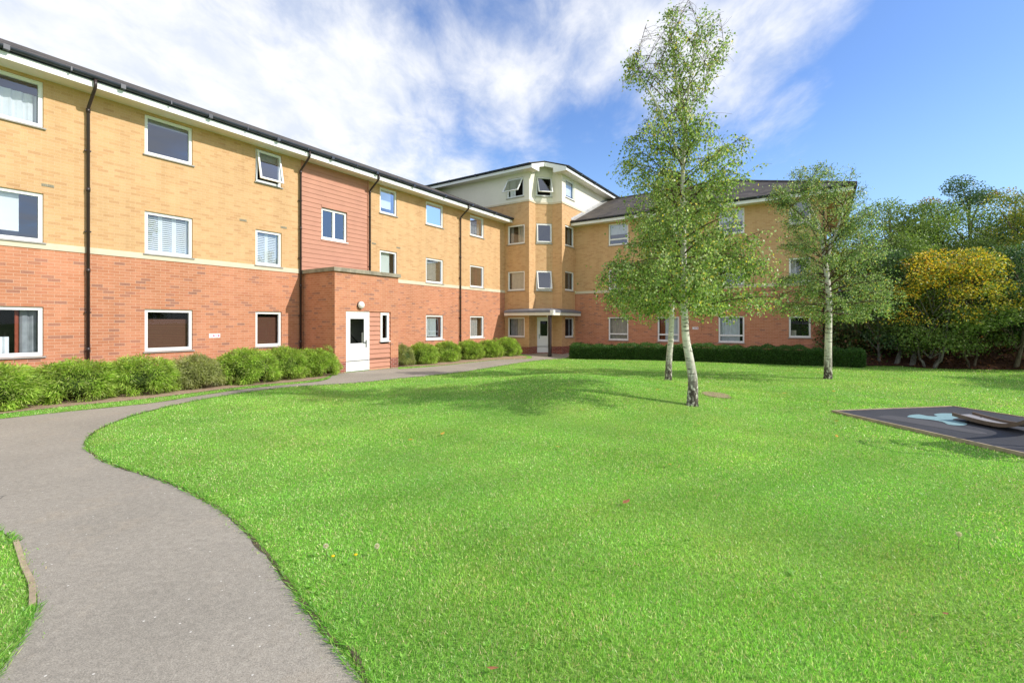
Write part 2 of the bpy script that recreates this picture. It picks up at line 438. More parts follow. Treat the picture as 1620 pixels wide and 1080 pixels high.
tag(sheet('soil_bed', BED1, .010, MT['soil']), 'dry brown soil bed along the foot of the left wing', 'soil', kind='structure')
BED2 = [W(1.80, -9.70), (-2.80, 18.55), (-.75, 21.6), (.55, 22.6), (.80, 23.6), (.75, 24.6), W(.7, -.9), W(.02, -.1), W(.02, -9.70)]
tag(sheet('soil_bed', BED2, .010, MT['soil']), 'dry brown soil bed between the porch and the corner tower', 'soil', kind='structure')
BED3 = [(3.02, 25.3), (2.98, 23.9), (13.15, 17.75), W(14.5, 3.0), W(3.0, 3.0)]
tag(sheet('soil_bed', BED3, .010, MT['soil']), 'shaded soil bed under the hedge of the rear wing', 'soil', kind='structure')
WOOD = [(13.5, 18.3), (15.0, 18.0), (15.4, 17.15), (16.62, 16.72), (17.84, 16.2), (20.5, 14.8), (23.5, 12), (27, 6), (60, 0), (80, 60), (20, 80), (12.2, 21.8)]
tag(sheet('woodland_floor', WOOD, .02, MT['litter'], .9), 'brown leaf litter floor under the trees beyond the lawn', 'woodland floor', kind='structure')
BARE = smooth_line([(4.09, 10.05), (4.30, 10.36), (4.56, 10.42), (4.72, 10.23), (4.62, 9.86), (4.58, 9.7), (4.29, 9.58), (4.07, 9.75), (4.09, 10.05)], .08)[:-1]
tag(sheet('bare_soil', BARE, .012, MT['bare'], .1), 'bare brown soil patch in the lawn beside the tall birch', 'soil patch', kind='structure')

# ------------------------------------------------------------------ building
B = empty('apartment_building', (JX, JY, 0), -TH)
tag(B, 'three storey L-shaped apartment building of yellow and red brick with a taller cream corner tower', 'building')
ZS0, ZS1 = 3.38, 3.53           # string course
ZSOF = 7.36                     # soffit level
GL, FL, SL = (.88, 2.03), (3.53, 4.68), (6.21, 7.29)

class Face:
    """a vertical facade: origin at (x,y), runs along u, faces n"""
    def __init__(s, o, u, n): s.o, s.u, s.n = o, u, n
    def p(s, a, z, k=0.0): return (s.o[0]+s.u[0]*a+s.n[0]*k, s.o[1]+s.u[1]*a+s.n[1]*k, z)
    def bar(s, mb, a0, a1, z0, z1, k0, k1, m=0):
        if s.u[0]*s.n[1]-s.u[1]*s.n[0] > 0: a0, a1 = a1, a0   # keep outward winding
        mb.hexa([s.p(a0, z0, k1), s.p(a1, z0, k1), s.p(a1, z0, k0), s.p(a0, z0, k0), s.p(a0, z1, k1), s.p(a1, z1, k1), s.p(a1, z1, k0), s.p(a0, z1, k0)], m)
    def panel(s, mb, a0, a1, z0, z1, holes=(), m=0, rev=.11, k=0.0):
        hs = [(max(h[0], a0), min(h[1], a1), max(h[2], z0), min(h[3], z1)) for h in holes if h[1] > a0 and h[0] < a1 and h[3] > z0 and h[2] < z1]
        us = sorted({a0, a1, *[h[0] for h in hs], *[h[1] for h in hs]}); zs = sorted({z0, z1, *[h[2] for h in hs], *[h[3] for h in hs]})
        flip = s.u[0]*s.n[1]-s.u[1]*s.n[0] > 0
        for i in range(len(us)-1):
            for j in range(len(zs)-1):
                um, zm = (us[i]+us[i+1])/2, (zs[j]+zs[j+1])/2
                if any(h[0] < um < h[1] and h[2] < zm < h[3] for h in hs): continue
                q = [s.p(us[i], zs[j], k), s.p(us[i+1], zs[j], k), s.p(us[i+1], zs[j+1], k), s.p(us[i], zs[j+1], k)]
                mb.quad(*(q[::-1] if flip else q), m=m)
        for h in hs:
            c = [(h[0], h[2]), (h[1], h[2]), (h[1], h[3]), (h[0], h[3])]
            for i in range(4):
                a, b = c[i], c[(i+1) % 4]
                q = [s.p(a[0], a[1], k), s.p(a[0], a[1], k-rev), s.p(b[0], b[1], k-rev), s.p(b[0], b[1], k)]
                mb.quad(*(q[::-1] if flip else q), m=m)

def frame_ring(f, mb, a0, a1, z0, z1, w, k0, k1, wb=None):
    wb = wb or w
    f.bar(mb, a0, a0+w, z0, z1, k0, k1); f.bar(mb, a1-w, a1, z0, z1, k0, k1)
    f.bar(mb, a0+w, a1-w, z0, z0+wb, k0, k1); f.bar(mb, a0+w, a1-w, z1-w, z1, k0, k1)

def wavy(f, mb, a0, a1, z0, z1, k, amp=.025, n=None):
    n = n or max(6, int((a1-a0)/.035)); ph = random.random()*6
    for i in range(n):
        u0 = a0+(a1-a0)*i/n; u1 = a0+(a1-a0)*(i+1)/n
        d0 = amp*math.sin(u0*38+ph)+amp*.5*math.sin(u0*71); d1 = amp*math.sin(u1*38+ph)+amp*.5*math.sin(u1*71)
        mb.quad(f.p(u0, z0, k+d0), f.p(u1, z0, k+d1), f.p(u1, z1, k+d1*.6), f.p(u0, z1, k+d0*.6), smooth=True)

def window(f, a0, a1, z0, z1, fw=.075, mull=None, transom=None, open_deg=0, cover=(), sill='sillgrey', label=None, rev=.055):
    mb = MB(); k0, k1 = -rev-.06, -rev+.015
    g = .004
    frame_ring(f, mb, a0+g, a1-g, z0+g, z1-g, fw, k0, k1, fw*1.15)
    ia, ib, ja, jb = a0+fw, a1-fw, z0+fw*1.15, z1-fw
    if mull:
        for mu in mull: f.bar(mb, a0+(a1-a0)*mu-.045, a0+(a1-a0)*mu+.045, ja, jb, k0+.004, k1-.004)
    if transom: f.bar(mb, ia, ib, z0+transom-.04, z0+transom+.04, k0+.003, k1-.003)
    w = mb.build('window', MT['upvc'], B)
    if label: w['label'] = label
    kp = -rev-.03
    if open_deg:
        # top-hung sash swung outward about the head
        t = R(open_deg); zt = jb+.02; H = zt-ja+.02
        sf = Face(f.o, f.u, f.n)
        def sp(a, h, k): # h measured down from hinge
            return f.p(a, zt-h*math.cos(t)-k*math.sin(t)*-1*0 + k*math.sin(t), h*math.sin(t)+k*math.cos(t)+k1*.2)
        sm = MB(); fl = f.u[0]*f.n[1]-f.u[1]*f.n[0] > 0
        def sbar(u0, u1, h0, h1):
            if fl: u0, u1 = u1, u0
            q = [sp(u0, h1, .025), sp(u1, h1, .025), sp(u1, h1, -.025), sp(u0, h1, -.025), sp(u0, h0, .025), sp(u1, h0, .025), sp(u1, h0, -.025), sp(u0, h0, -.025)]
            sm.hexa(q)
        q = .055; ua, ub = ia-.03, ib+.03
        sbar(ua, ua+q, 0, H); sbar(ub-q, ub, 0, H); sbar(ua+q, ub-q, 0, q); sbar(ua+q, ub-q, H-q, H)
        sm.build('sash', MT['upvc'], w)
        gm = MB(); gm.quad(sp(ua+q, H-q, 0), sp(ub-q, H-q, 0), sp(ub-q, q, 0), sp(ua+q, q, 0)); gm.build('pane', MT['glass'], w)
    else:
        gm = MB(); gm.quad(f.p(ia, ja, kp), f.p(ib, ja, kp), f.p(ib, jb, kp), f.p(ia, jb, kp)); gm.build('pane', MT['glass_low' if z1 < 3 else 'glass'], w)
    if sill:
        sb = MB(); f.bar(sb, a0-.04, a1+.04, z0-.035, z0-.002, -.10, .045); sb.build('sill', MT[sill], w)
    for cv in cover:
        cm = MB(); kb = k0-.05
        if cv[0] == 'blind':            # roller blind from the top: fraction, material
            f.bar(cm, ia+cv[3] if len(cv) > 3 else ia-.02, ib-cv[4] if len(cv) > 4 else ib+.02, jb-(jb-ja)*cv[1], jb+.03, kb-.02, kb-.012); nm = 'blind'
        elif cv[0] == 'slats':
            zz = ja
            while zz < ja+(jb-ja)*cv[1]:
                f.bar(cm, ia-.02, ib+.02, zz, zz+.038, kb-.02, kb-.012); zz += .042
            nm = 'blind'
        elif cv[0] == 'shutter':
            n = cv[1]; frac = cv[2]; wu = (ib-ia)*frac/n
            for i in range(n):
                u = ia+i*wu
                f.bar(cm, u, u+.05, ja, jb, kb-.03, kb); f.bar(cm, u+wu-.05, u+wu-.003, ja, jb, kb-.03, kb)
                zz = ja+.02
                while zz < jb-.03:
                    f.bar(cm, u+.05, u+wu-.05, zz, zz+.034, kb-.022, kb-.008); zz += .056
            nm = 'shutter'
        elif cv[0] == 'curtain':        # from fraction, to fraction, height fraction
            wavy(f, cm, ia+(ib-ia)*cv[1], ia+(ib-ia)*cv[2], ja, ja+(jb-ja)*(cv[4] if len(cv) > 4 else 1.0), kb-.06); nm = 'curtain'
        cm.build(nm, MT[cv[2] if cv[0] in ('blind', 'slats') else (cv[3] if cv[0] == 'curtain' else 'blind_white')], w)
    return w

LW = Face((0, 0), (0, -1), (1, 0))          # left wing, u = distance from the tower
RW = Face((2.962, 3.101), (1, 0), (0, -1))  # rear wing
TL = Face((1.642, 0), (-1, 0), (0, -1))     # tower, shaded left face
TR1 = Face((1.642, 0), (0, 1), (1, 0))      # tower, narrow lit return
c45 = math.sqrt(.5)
TC = Face((1.642, .687), (c45, c45), (c45, -c45))   # tower chamfer
TR2 = Face((2.354, 1.399), (1, 0), (0, -1)) # narrow shaded return
TR = Face((2.962, 1.399), (0, 1), (1, 0))   # tower right face
PF = Face((1.82, -12.54), (0, 1), (1, 0))   # porch front
PN = Face((0, -12.54), (1, 0), (0, -1))     # porch near flank

# ---- openings
A = (19.08, 20.95); Bw = (15.97, 17.12); C = (13.30, 14.17); E_ = (8.17, 9.10); F_ = (5.23, 6.41); G_ = (1.98, 3.17); Z_ = (22.2, 23.3)
lw_holes = []
for (u, fl) in [(A, 'gfs'), (Bw, 'gfs'), (C, 'gfs'), (E_, 'fs'), (F_, 'gfs'), (G_, 'gfs')]:
    for q in fl: lw_holes.append((*u, *{'g': GL, 'f': FL, 's': SL}[q]))
clad_open = (10.70, 11.80, 4.73, 5.87)
rw_u = [(2.09, 3.26), (4.87, 6.01), (7.91, 9.09), (10.95, 11.82)]
rw_holes = []
for i, u in enumerate(rw_u):
    rw_holes += [(*u, *((.68, 2.0) if i < 3 else (.98, 1.98))), (*u, 3.53, 4.68), (*u, *((6.05, 7.29) if i < 3 else SL))]

# ---- left wing walls
for a0, a1 in ((0, 9.77), (12.54, 25)):
    m = MB(); LW.panel(m, a0, a1, -.5, ZS0, lw_holes); m.build('red_brick_wall', MT['red_brick'], B)
for a0, a1 in ((0, 9.72), (12.60, 25)):
    m = MB(); LW.panel(m, a0, a1, ZS1, ZSOF+.1, lw_holes); m.build('yellow_brick_wall', MT['yellow_brick'], B)
for a0, a1 in ((0, 9.72), (12.60, 25)):
    m = MB(); LW.bar(m, a0, a1, ZS0, ZS1, -.1, .018); m.build('string_course', MT['stone'], B)
# shiplap cladding bay
m = MB(); z = ZS1-.05; bh = .165
while z < ZSOF:
    zt = min(z+bh, ZSOF+.02)
    segs = [(9.72, 12.60)]
    if zt > clad_open[2] and z < clad_open[3]: segs = [(9.72, clad_open[0]), (clad_open[1], 12.60)]
    for (a, b) in segs:
        m.prism([LW.p(b, z, -.10), LW.p(b, z, .020), LW.p(b, z+.010, .022), LW.p(b, zt-.008, .009), LW.p(b, zt, .004), LW.p(b, zt, -.10)], (0, b-a, 0))
    z += bh
m.build('cladding', MT['cladding'], B)
m = MB(); LW.bar(m, clad_open[0], clad_open[1], clad_open[3]+.01, clad_open[3]+.09, -.1, .03); LW.bar(m, clad_open[0], clad_open[1], clad_open[2]-.09, clad_open[2]-.035, -.1, .03)
LW.bar(m, 9.69, 9.74, ZS1+.0, ZSOF, -.02, .045); m.build('cladding_trim', MT['cladding'], B)
# dark rooms behind the panes
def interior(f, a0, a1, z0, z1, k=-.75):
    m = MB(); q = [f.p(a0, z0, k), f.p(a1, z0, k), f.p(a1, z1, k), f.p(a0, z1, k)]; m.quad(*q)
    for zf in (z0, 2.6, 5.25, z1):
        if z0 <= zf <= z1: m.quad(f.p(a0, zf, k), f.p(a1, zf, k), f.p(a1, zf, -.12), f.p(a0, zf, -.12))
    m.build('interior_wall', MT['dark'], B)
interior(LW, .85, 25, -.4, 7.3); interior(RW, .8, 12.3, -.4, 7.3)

# ---- left wing windows (t = distance from the tower)
window(LW, *A, *SL, cover=[('curtain', 0, .62, 'curtain_white', .75)])
window(LW, *A, *FL, cover=[('blind', .86, 'blind_white', .30, .0)])
window(LW, *A, *GL, cover=[('curtain', 0, .16, 'curtain_grey'), ('curtain', .17, .21, 'curtain_red'), ('blind', .0, 'blind_white'), ('curtain', .26, 1, 'curtain_white', .38)])
window(LW, *Bw, *SL, cover=[('blind', .12, 'curtain_grey')])
window(LW, *Bw, *FL, cover=[('shutter', 3, 1.0)], label='window with white louvred shutters')
window(LW, *Bw, *GL, cover=[('slats', .80, 'blind_wood')], label='window with brown slatted blind')
window(LW, *C, *SL, open_deg=13, cover=[('blind', .25, 'curtain_grey')], label='window with its sash tilted open')
window(LW, *C, *FL, cover=[('shutter', 2, 1.0)], label='window with white louvred shutters')
window(LW, *C, *GL, cover=[('slats', .86, 'blind_wood')], label='window with brown slatted blind')
window(LW, *clad_open[:2], *clad_open[2:], mull=[.5], sill='white')
window(LW, *E_, *SL, cover=[('blind', .80, 'blind_white', .12)])
window(LW, *E_, *FL, cover=[('blind', .97, 'blind_pale', .20)])
window(LW, *F_, *SL, cover=[('curtain', .72, .98, 'curtain_grey')])
window(LW, *F_, *FL, cover=[('blind', .93, 'blind_pale', .26)])
window(LW, *F_, *GL, cover=[('blind', .95, 'blind_pale', .26)], sill='white')
window(LW, *G_, *SL, cover=[('curtain', .05, .85, 'curtain_white', .72)])
window(LW, *G_, *FL, cover=[('curtain', .25, .55, 'curtain_red')])
window(LW, *G_, *GL, cover=[('curtain', .22, .98, 'blind_pale')], sill='white')
for u in (14.45, 13.12, 9.30, 7.98, 18.9):
    m = MB(); LW.bar(m, u, u+.215, 4.855, 4.92, -.05, .006)
    for q in range(6): LW.bar(m, u+.012+q*.034, u+.028+q*.034, 4.862, 4.913, .006, .012)
    m.build('air_vent', MT['vent'], B)

# ---- eaves
def eave(f, a0, a1, over=.55, zs=ZSOF, gz=0.0, soff='soffit', joints=2.0, gut=True):
    m = MB(); f.bar(m, a0, a1, zs, zs+.02, -.05, over-.022); m.build('soffit', MT[soff], B)
    m = MB(); f.bar(m, a0, a1, zs-.02, zs+.17, over-.02, over); m.build('fascia', MT['white'], B)
    if not gut: return
    m = MB(); pr = []
    for i in range(9):
        w = math.pi*i/8; pr.append((over+.064-.06*math.cos(w), zs+.235-.075*math.sin(w)))
    pr = pr+[(over+.112, zs+.235), (over+.112, zs+.225)]+[(over+.064-.048*math.cos(math.pi*i/8), zs+.225-.058*math.sin(math.pi*i/8)) for i in range(8, -1, -1)]
    poly = [f.p(a0, z_, k_) for k_, z_ in pr]
    ext = (f.u[0]*(a1-a0), f.u[1]*(a1-a0), 0)
    m.prism(poly, ext, smooth=False)
    f.bar(m, a0, a1, zs+.13, zs+.24, over, over+.008)
    a = a0+.7
    while a < a1-.2:
        f.bar(m, a, a+.03, zs+.155, zs+.248, over+.001, over+.131); a += joints*.5
        if a < a1-.2: f.bar(m, a, a+.10, zs+.14, zs+.246, over+.002, over+.136)
        a += joints*.5
    m.build('gutter', MT['gutter'], B)
eave(LW, .03, 25)
TAN = math.tan(R(23.6))
m = MB(); zr = ZSOF+.24
m.quad((.62, -25, zr), (.62, -.03, zr), (-5, -.03, zr+5.62*TAN), (-5, -25, zr+5.62*TAN))
m.quad((-5, -25, zr+5.62*TAN), (-5, -.03, zr+5.62*TAN), (-10.6, -.03, zr), (-10.6, -25, zr))
m.quad((.62, -.03, zr-.03), (.62, -25, zr-.03), (.62, -25, zr), (.62, -.03, zr))
m.quad((.62, -25, zr-.03), (.62, -.03, zr-.03), (.50, -.03, zr-.05), (.50, -25, zr-.05))
m.build('roof', MT['roof'], B)
m = MB(); m.box((-10, -25, -.5), (-9.9, 0, ZSOF+.1)); m.build('rear_wall', MT['yellow_brick'], B)
m = MB(); m.box((-9.9, -25, -.5), (-.002, -24.9, ZSOF+.1)); m.build('end_wall', MT['yellow_brick'], B)

# ---- drainpipes
def pipe(f, a, ztop=6.95, over=.55, zs=ZSOF, zb=-.05, kink=True):
    m = MB(); k = .075
    m.tube([f.p(a, zb, k), f.p(a, ztop-.03, k), f.p(a, ztop+.03, k+.03), f.p(a, zs-.06, over-.05+.06), f.p(a, zs+.0, over+.062), f.p(a, zs+.16, over+.062)], .036, 8)
    for zz in (.95, 2.9, 4.9, ztop-.1):
      if zz > zb: m.tube([f.p(a, zz, k), f.p(a, zz+.10, k)], .045, 8)
    for zz in (1.9, 3.9, 5.9):
      if zz > zb: f.bar(m, a-.06, a+.06, zz, zz+.03, 0, k)
    m.build('drainpipe', MT['pipe'], B)
pipe(LW, 18.30); pipe(LW, 12.655); pipe(LW, 9.665, zb=3.45); pipe(LW, 4.02)

# ---- porch
PH = 3.37; PLN = 2.77
door = (.44, 1.44, .0, 2.06); pclad = (1.44, 2.40, -.08, 2.06); pwin = (1.92, 2.32, 1.0, 2.03)
m = MB(); PF.panel(m, 0, PLN, .36, PH, [(door[0], pclad[1], -1, 2.06)], rev=.09); PN.panel(m, 0, 1.82, .36, PH)
PP = Face((1.82, -12.54+PLN), (-1, 0), (0, 1)); PP.panel(m, 0, 1.82, .36, PH)
m.build('porch_wall', MT['red_brick'], B)
m = MB(); PF.panel(m, 0, PLN, -.5, .36, [(door[0], pclad[1], -1, 2.06)], rev=.09); PN.panel(m, 0, 1.82, -.5, .36); PP.panel(m, 0, 1.82, -.5, .36)
m.build('porch_plinth', MT['plinth_brick'], B)
m = MB(); o = .07
m.box((.005, -12.54-o, PH), (1.82+o, -12.54+.25, PH+.13)); m.box((1.82-.25, -12.54+.25, PH), (1.82+o, -12.54+PLN-.25, PH+.13)); m.box((.005, -12.54+PLN-.25, PH), (1.82+o, -12.54+PLN+o, PH+.13))
m.build('porch_coping', MT['coping'], B)
m = MB(); m.box((.005, -12.29, 3.2), (1.57, -12.54+PLN-.25, 3.3)); m.build('porch_roof', MT['lead'], B)
# door
def door_unit(f, a0, a1, z0, z1, rev, hinge_left=True, glass_z=(.95, 1.80)):
    m = MB(); frame_ring(f, m, a0, a1, z0, z1, .055, -rev-.07, -rev, .03)
    dl, dr, db, dt = a0+.058, a1-.058, z0+.034, z1-.058
    k0, k1 = -rev-.055, -rev-.012; g0, g1 = z0+glass_z[0], z0+glass_z[1]; ga, gb = dl+.14, dr-.16
    f.bar(m, dl, ga, db, dt, k0, k1); f.bar(m, gb, dr, db, dt, k0, k1); f.bar(m, ga, gb, db, g0, k0, k1); f.bar(m, ga, gb, g1, dt, k0, k1)
    d = m.build('entrance_door', MT['upvc'], B)
    m = MB(); m.quad(f.p(ga, g0, k0+.02), f.p(gb, g0, k0+.02), f.p(gb, g1, k0+.02), f.p(ga, g1, k0+.02)); m.build('pane', MT['glass_low'], d)
    m = MB(); s = dr-.08 if hinge_left else dl+.08; q = -1 if hinge_left else 1
    f.bar(m, s-.022, s+.022, z0+.80, z0+1.06, k1, k1+.012); f.bar(m, s, s+q*.12, z0+.965, z0+.99, k1+.03, k1+.055); f.bar(m, s-.012, s+.012, z0+.965, z0+.99, k1+.012, k1+.03)
    m.tube([f.p(s, z0+.85, k1+.012), f.p(s, z0+.85, k1+.03)], .018, 10)
    m.build('handle', MT['metal'], d)
    return d
door_unit(PF, *door, .03, True)['label'] = 'white half-glazed porch door'
m = MB(); z = -.10
while z < 2.05:
    zt = min(z+.165, 2.058); segs = [(pclad[0]+.003, pclad[1]-.003)]
    if zt > pwin[2] and z < pwin[3]: segs = [(pclad[0]+.003, pwin[0]), (pwin[1], pclad[1]-.003)]
    for (a, b) in segs:
        m.prism([PF.p(a, z, -.085), PF.p(a, z, -.020), PF.p(a, z+.012, -.018), PF.p(a, zt-.012, -.046), PF.p(a, zt, -.05), PF.p(a, zt, -.085)], (0, b-a, 0))
    z += .165
m.build('porch_cladding', MT['cladding'], B)
window(PF, *pwin, fw=.085, sill='white', rev=.02)
MT['lobby'] = plain('grey lobby wall', (.30, .30, .25), .9, .1, .15, 1.5)
m = MB(); PF.bar(m, .03, PLN-.03, -.1, 3.1, -.9, -.88); m.build('interior_wall', MT['lobby'], B)
m = MB(); m.tube([PF.p(.62, 1.62, -.5), PF.p(1.30, .95, -.5)], .025, 6); m.build('stair_rail', MT['steel'], B)
m = MB(); c = PF.p(1.01, 2.275, .07); m.ball(c, .125, 18, 12, 0, (.75, 1, 1)); lamp = m.build('wall_lamp', MT['globe'], B)
m = MB(); m.tube([PF.p(1.01, 2.275, 0), PF.p(1.01, 2.275, .035)], .128, 18); m.build('lamp_base', MT['steel'], lamp)

# ---- rear wing
m = MB(); RW.panel(m, 0, 12.42, -.6, ZS0, rw_holes); RWs = Face((15.382, 3.101), (0, 1), (1, 0)); RWs.panel(m, 0, 10, -.6, ZS0); m.build('red_brick_wall', MT['red_brick'], B)
m = MB(); RW.panel(m, 0, 12.42, ZS1, ZSOF+.1, rw_holes); RWs.panel(m, 0, 10, ZS1, ZSOF+.1); m.build('yellow_brick_wall', MT['yellow_brick'], B)
m = MB(); RW.bar(m, .0, 12.44, ZS0, ZS1, -.1, .018); RWs.bar(m, 0, 10, ZS0, ZS1, -.1, .0179); m.build('string_course', MT['stone'], B)
rcov = [[('curtain', 0, 1, 'curtain_beige')], [('curtain', .0, .3, 'curtain_red'), ('curtain', .3, 1, 'curtain_white')], [('curtain', 0, .85, 'curtain_white')], [('curtain', .0, .3, 'curtain_beige', .3)]]
for i, u in enumerate(rw_u):
    if i < 3: window(RW, *u, .68, 2.0, transom=.36, cover=rcov[i], sill='sillgrey')
    else: window(RW, *u, .98, 1.98, cover=rcov[i], label='small ground floor window without a transom')
    window(RW, *u, 3.53, 4.68, cover=[('curtain', 0, .3, 'curtain_beige')])
    if i < 3: window(RW, *u, 6.05, 7.29, transom=.34, cover=[('blind', .5, 'curtain_white')])
    else: window(RW, *u, *SL, cover=[('blind', .4, 'curtain_grey')])
OS = .95
eave(RW, .0, 12.42+OS)
m = MB(); m.box((15.384, 3.101-.528, ZSOF+.001), (15.382+OS-.022, 13.6, ZSOF+.02)); m.build('soffit', MT['bounce_soffit'], B)
m = MB(); m.box((15.382+OS-.02, 3.101-.55, ZSOF-.02), (15.382+OS, 13.6, ZSOF+.17)); m.build('fascia', MT['white'], B)
eR = Face((15.382+OS-.55, 3.101-.55), (0, 1), (1, 0))
m = MB(); eR.bar(m, -.12, 11, ZSOF+.13, ZSOF+.25, .552, .67); m.build('gutter', MT['gutter'], B)
pipe(RW, 12.30)
m = MB(); x0, x1, y0, y1 = 2.975, 15.382+OS+.07, 3.101-.62, 13.65; h = (y1-y0)/2; zr2 = zr; rt = zr2+h*TAN
xr = x1-h
m.quad((x0, y0, zr2), (x1, y0, zr2), (xr, y0+h, rt), (x0, y0+h, rt)); m.quad((x1, y0, zr2), (x1, y1, zr2), (xr, y0+h, rt)); m.quad((x1, y1, zr2), (x0, y1, zr2), (x0, y0+h, rt), (xr, y0+h, rt))
m.quad((x1, y0, zr2-.03), (x1, y0, zr2), (x0, y0, zr2), (x0, y0, zr2-.03)); m.quad((x1, y1, zr2-.03), (x1, y1, zr2), (x1, y0, zr2), (x1, y0, zr2-.03))
rf = m.build('roof', MT['roof'], B)
m = MB(); m.tube([(x0, y0+h, rt), (xr, y0+h, rt)], .09, 8); m.tube([(xr, y0+h, rt), (x1, y0, zr2)], .08, 8); m.build('ridge_tiles', MT['roof'], rf)
m = MB()
for i in range(14):
    ya = 3.101-.55+i*.42; yb = ya+.44
    m.hexa([(2.965, ya, zr+(ya-y0)*TAN+.012), (3.20, ya, zr+(ya-y0)*TAN+.012), (3.20, yb, zr+(yb-y0)*TAN+.012), (2.965, yb, zr+(yb-y0)*TAN+.012),
            (2.965, ya, zr+(ya-y0)*TAN+.17), (2.99, ya, zr+(ya-y0)*TAN+.05), (2.99, yb, zr+(yb-y0)*TAN+.05), (2.965, yb, zr+(yb-y0)*TAN+.16)])
m.build('flashing', MT['flash'], rf)

# ---- corner tower
TOP = 10.08; BAND0, BAND1 = 8.43, 8.53
tl_u = (.29, 1.44); tc_u = (.045, .975); tr_u = (.39, 1.53); dr = (.10, .95, -.03, 1.99)
tl_h = [(*tl_u, .86, 1.98), (*tl_u, 3.49, 4.58), (*tl_u, 6.11, 7.20), (.36, 1.50, 8.76, 9.86)]
tc_h = [dr, (*tc_u, 3.49, 4.64), (*tc_u, 6.18, 7.33), (*tc_u, 8.86, 9.98)]
tr_h = [(*tr_u, .82, 1.97), (*tr_u, 3.53, 4.65), (*tr_u, 6.10, 7.29), (.45, 1.58, 8.88, 9.96)]
faces = [(TL, 0, 1.642, tl_h), (TR1, 0, .687, []), (TC, 0, 1.007, tc_h), (TR2, 0, .608, []), (TR, 0, 1.702, tr_h)]
m = MB(); 
for f, a0, a1, h in faces: f.panel(m, a0, a1, .33, BAND0, h)
TL.panel(m, 1.642, 9.6, ZSOF, BAND0); TR.panel(m, 1.702, 8.7, ZSOF, BAND0)
m.build('tower_brick_wall', MT['yellow_brick'], B)
m = MB()
for f, a0, a1, h in faces: f.panel(m, a0, a1, -.5, .33, h)
m.build('tower_plinth', MT['plinth_brick'], B)
m = MB()
TL.panel(m, 0, 9.6, BAND1, TOP+.1, tl_h); TR1.panel(m, 0, .687, BAND1, TOP+.55); TC.panel(m, 0, 1.007, BAND1, TOP+.62, tc_h); TR2.panel(m, 0, .608, BAND1, TOP+.55); TR.panel(m, 0, 8.7, BAND1, TOP+.1, tr_h)
m.box((-7.958, .0, -.5), (-7.9, 10.1, TOP)); m.box((-7.9, 10.05, ZSOF), (2.96, 10.1, TOP))
m.build('tower_render_wall', MT['render'], B)
m = MB(); o = .035
ring = [(-7.95, 0), (1.642, 0), (1.642, .687), (2.354, 1.399), (2.962, 1.399), (2.962, 10.1)]
outr = [(-7.95, -o), (1.642+o, -o), (1.642+o, .687-o*.414), (2.354+o*.414, 1.399-o), (2.962+o, 1.399-o), (2.962+o, 10.1)]
for i in range(5):
    a, b, c_, d_ = ring[i], ring[i+1], outr[i+1], outr[i]
    m.hexa([(*d_, BAND0), (*c_, BAND0), (*b, BAND0), (*a, BAND0), (*d_, BAND1), (*c_, BAND1), (*b, BAND1), (*a, BAND1)])
m.build('tower_band', MT['stone'], B)
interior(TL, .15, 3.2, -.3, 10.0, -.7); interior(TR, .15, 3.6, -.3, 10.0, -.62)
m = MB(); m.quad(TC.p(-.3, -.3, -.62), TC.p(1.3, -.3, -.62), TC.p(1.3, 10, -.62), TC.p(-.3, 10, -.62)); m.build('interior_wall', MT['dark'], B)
window(TL, *tl_h[0], cover=[('curtain', .0, .52, 'curtain_beige'), ('curtain', .55, 1, 'curtain_grey')])
window(TL, *tl_h[1], cover=[('blind', .98, 'curtain_beige', .0, .12)])
window(TL, *tl_h[2], cover=[('curtain', .0, .5, 'curtain_beige'), ('curtain', .78, 1, 'curtain_grey')])
window(TL, *tl_h[3], open_deg=34, cover=[('curtain', .62, 1, 'curtain_white')], label='tower window with its sash swung wide open')
window(TC, *tc_h[1], open_deg=14, label='tower window with its sash tilted open')
window(TC, *tc_h[2], open_deg=4)
window(TC, *tc_h[3], open_deg=24, label='tower window with its sash swung open')
window(TR, *tr_h[0], cover=[('curtain', .75, 1, 'curtain_grey')])
window(TR, *tr_h[1], cover=[('curtain', .7, 1, 'curtain_grey')])
window(TR, *tr_h[2], cover=[('curtain', .6, 1, 'curtain_grey')])
window(TR, *tr_h[3], cover=[('blind', .85, 'blind_white')])
door_unit(TC, *dr, .05, False)['label'] = 'white half-glazed tower door under the canopy'
# roof of the tower: eaves with a notch above the chamfer
zt0 = TOP+.235; TT = math.tan(R(19)); o = .62; q = .85
A_, B_, C_, D_, E2, F2 = (-8.5, -o, zt0), (2.14, -o, zt0), (2.13, q, zt0+(q+o)*TT), (2.962+o, q, zt0), (2.962+o, 10.7, zt0), (-8.5, 10.7, zt0)
hh = 5.66; P1, P2 = (2.962+o-hh, 10.7-hh, zt0+hh*TT), (-8.5+hh, 10.7-hh, zt0+hh*TT)
m = MB(); m.quad(A_, B_, C_, P1, P2); m.quad(C_, D_, E2, P1); m.quad(E2, F2, P2, P1); m.quad(F2, A_, P2)
lo = lambda p: (p[0], p[1], p[2]-.04)
for a, b in ((A_, B_), (B_, C_), (C_, D_), (D_, E2)): m.quad(lo(a), lo(b), b, a)
m.quad(lo(A_), lo(P2), lo(P1), lo(C_), lo(B_)); m.quad(lo(D_), lo(C_), lo(P1), lo(E2))
m.build('tower_roof', MT['roof'], B)
TLe = Face((2.12, 0), (-1, 0), (0, -1)); eave(TLe, 0, 10.5, .55, TOP)
TRe = Face((2.962, .87), (0, 1), (1, 0)); eave(TRe, 0, 9.7, .55, TOP)
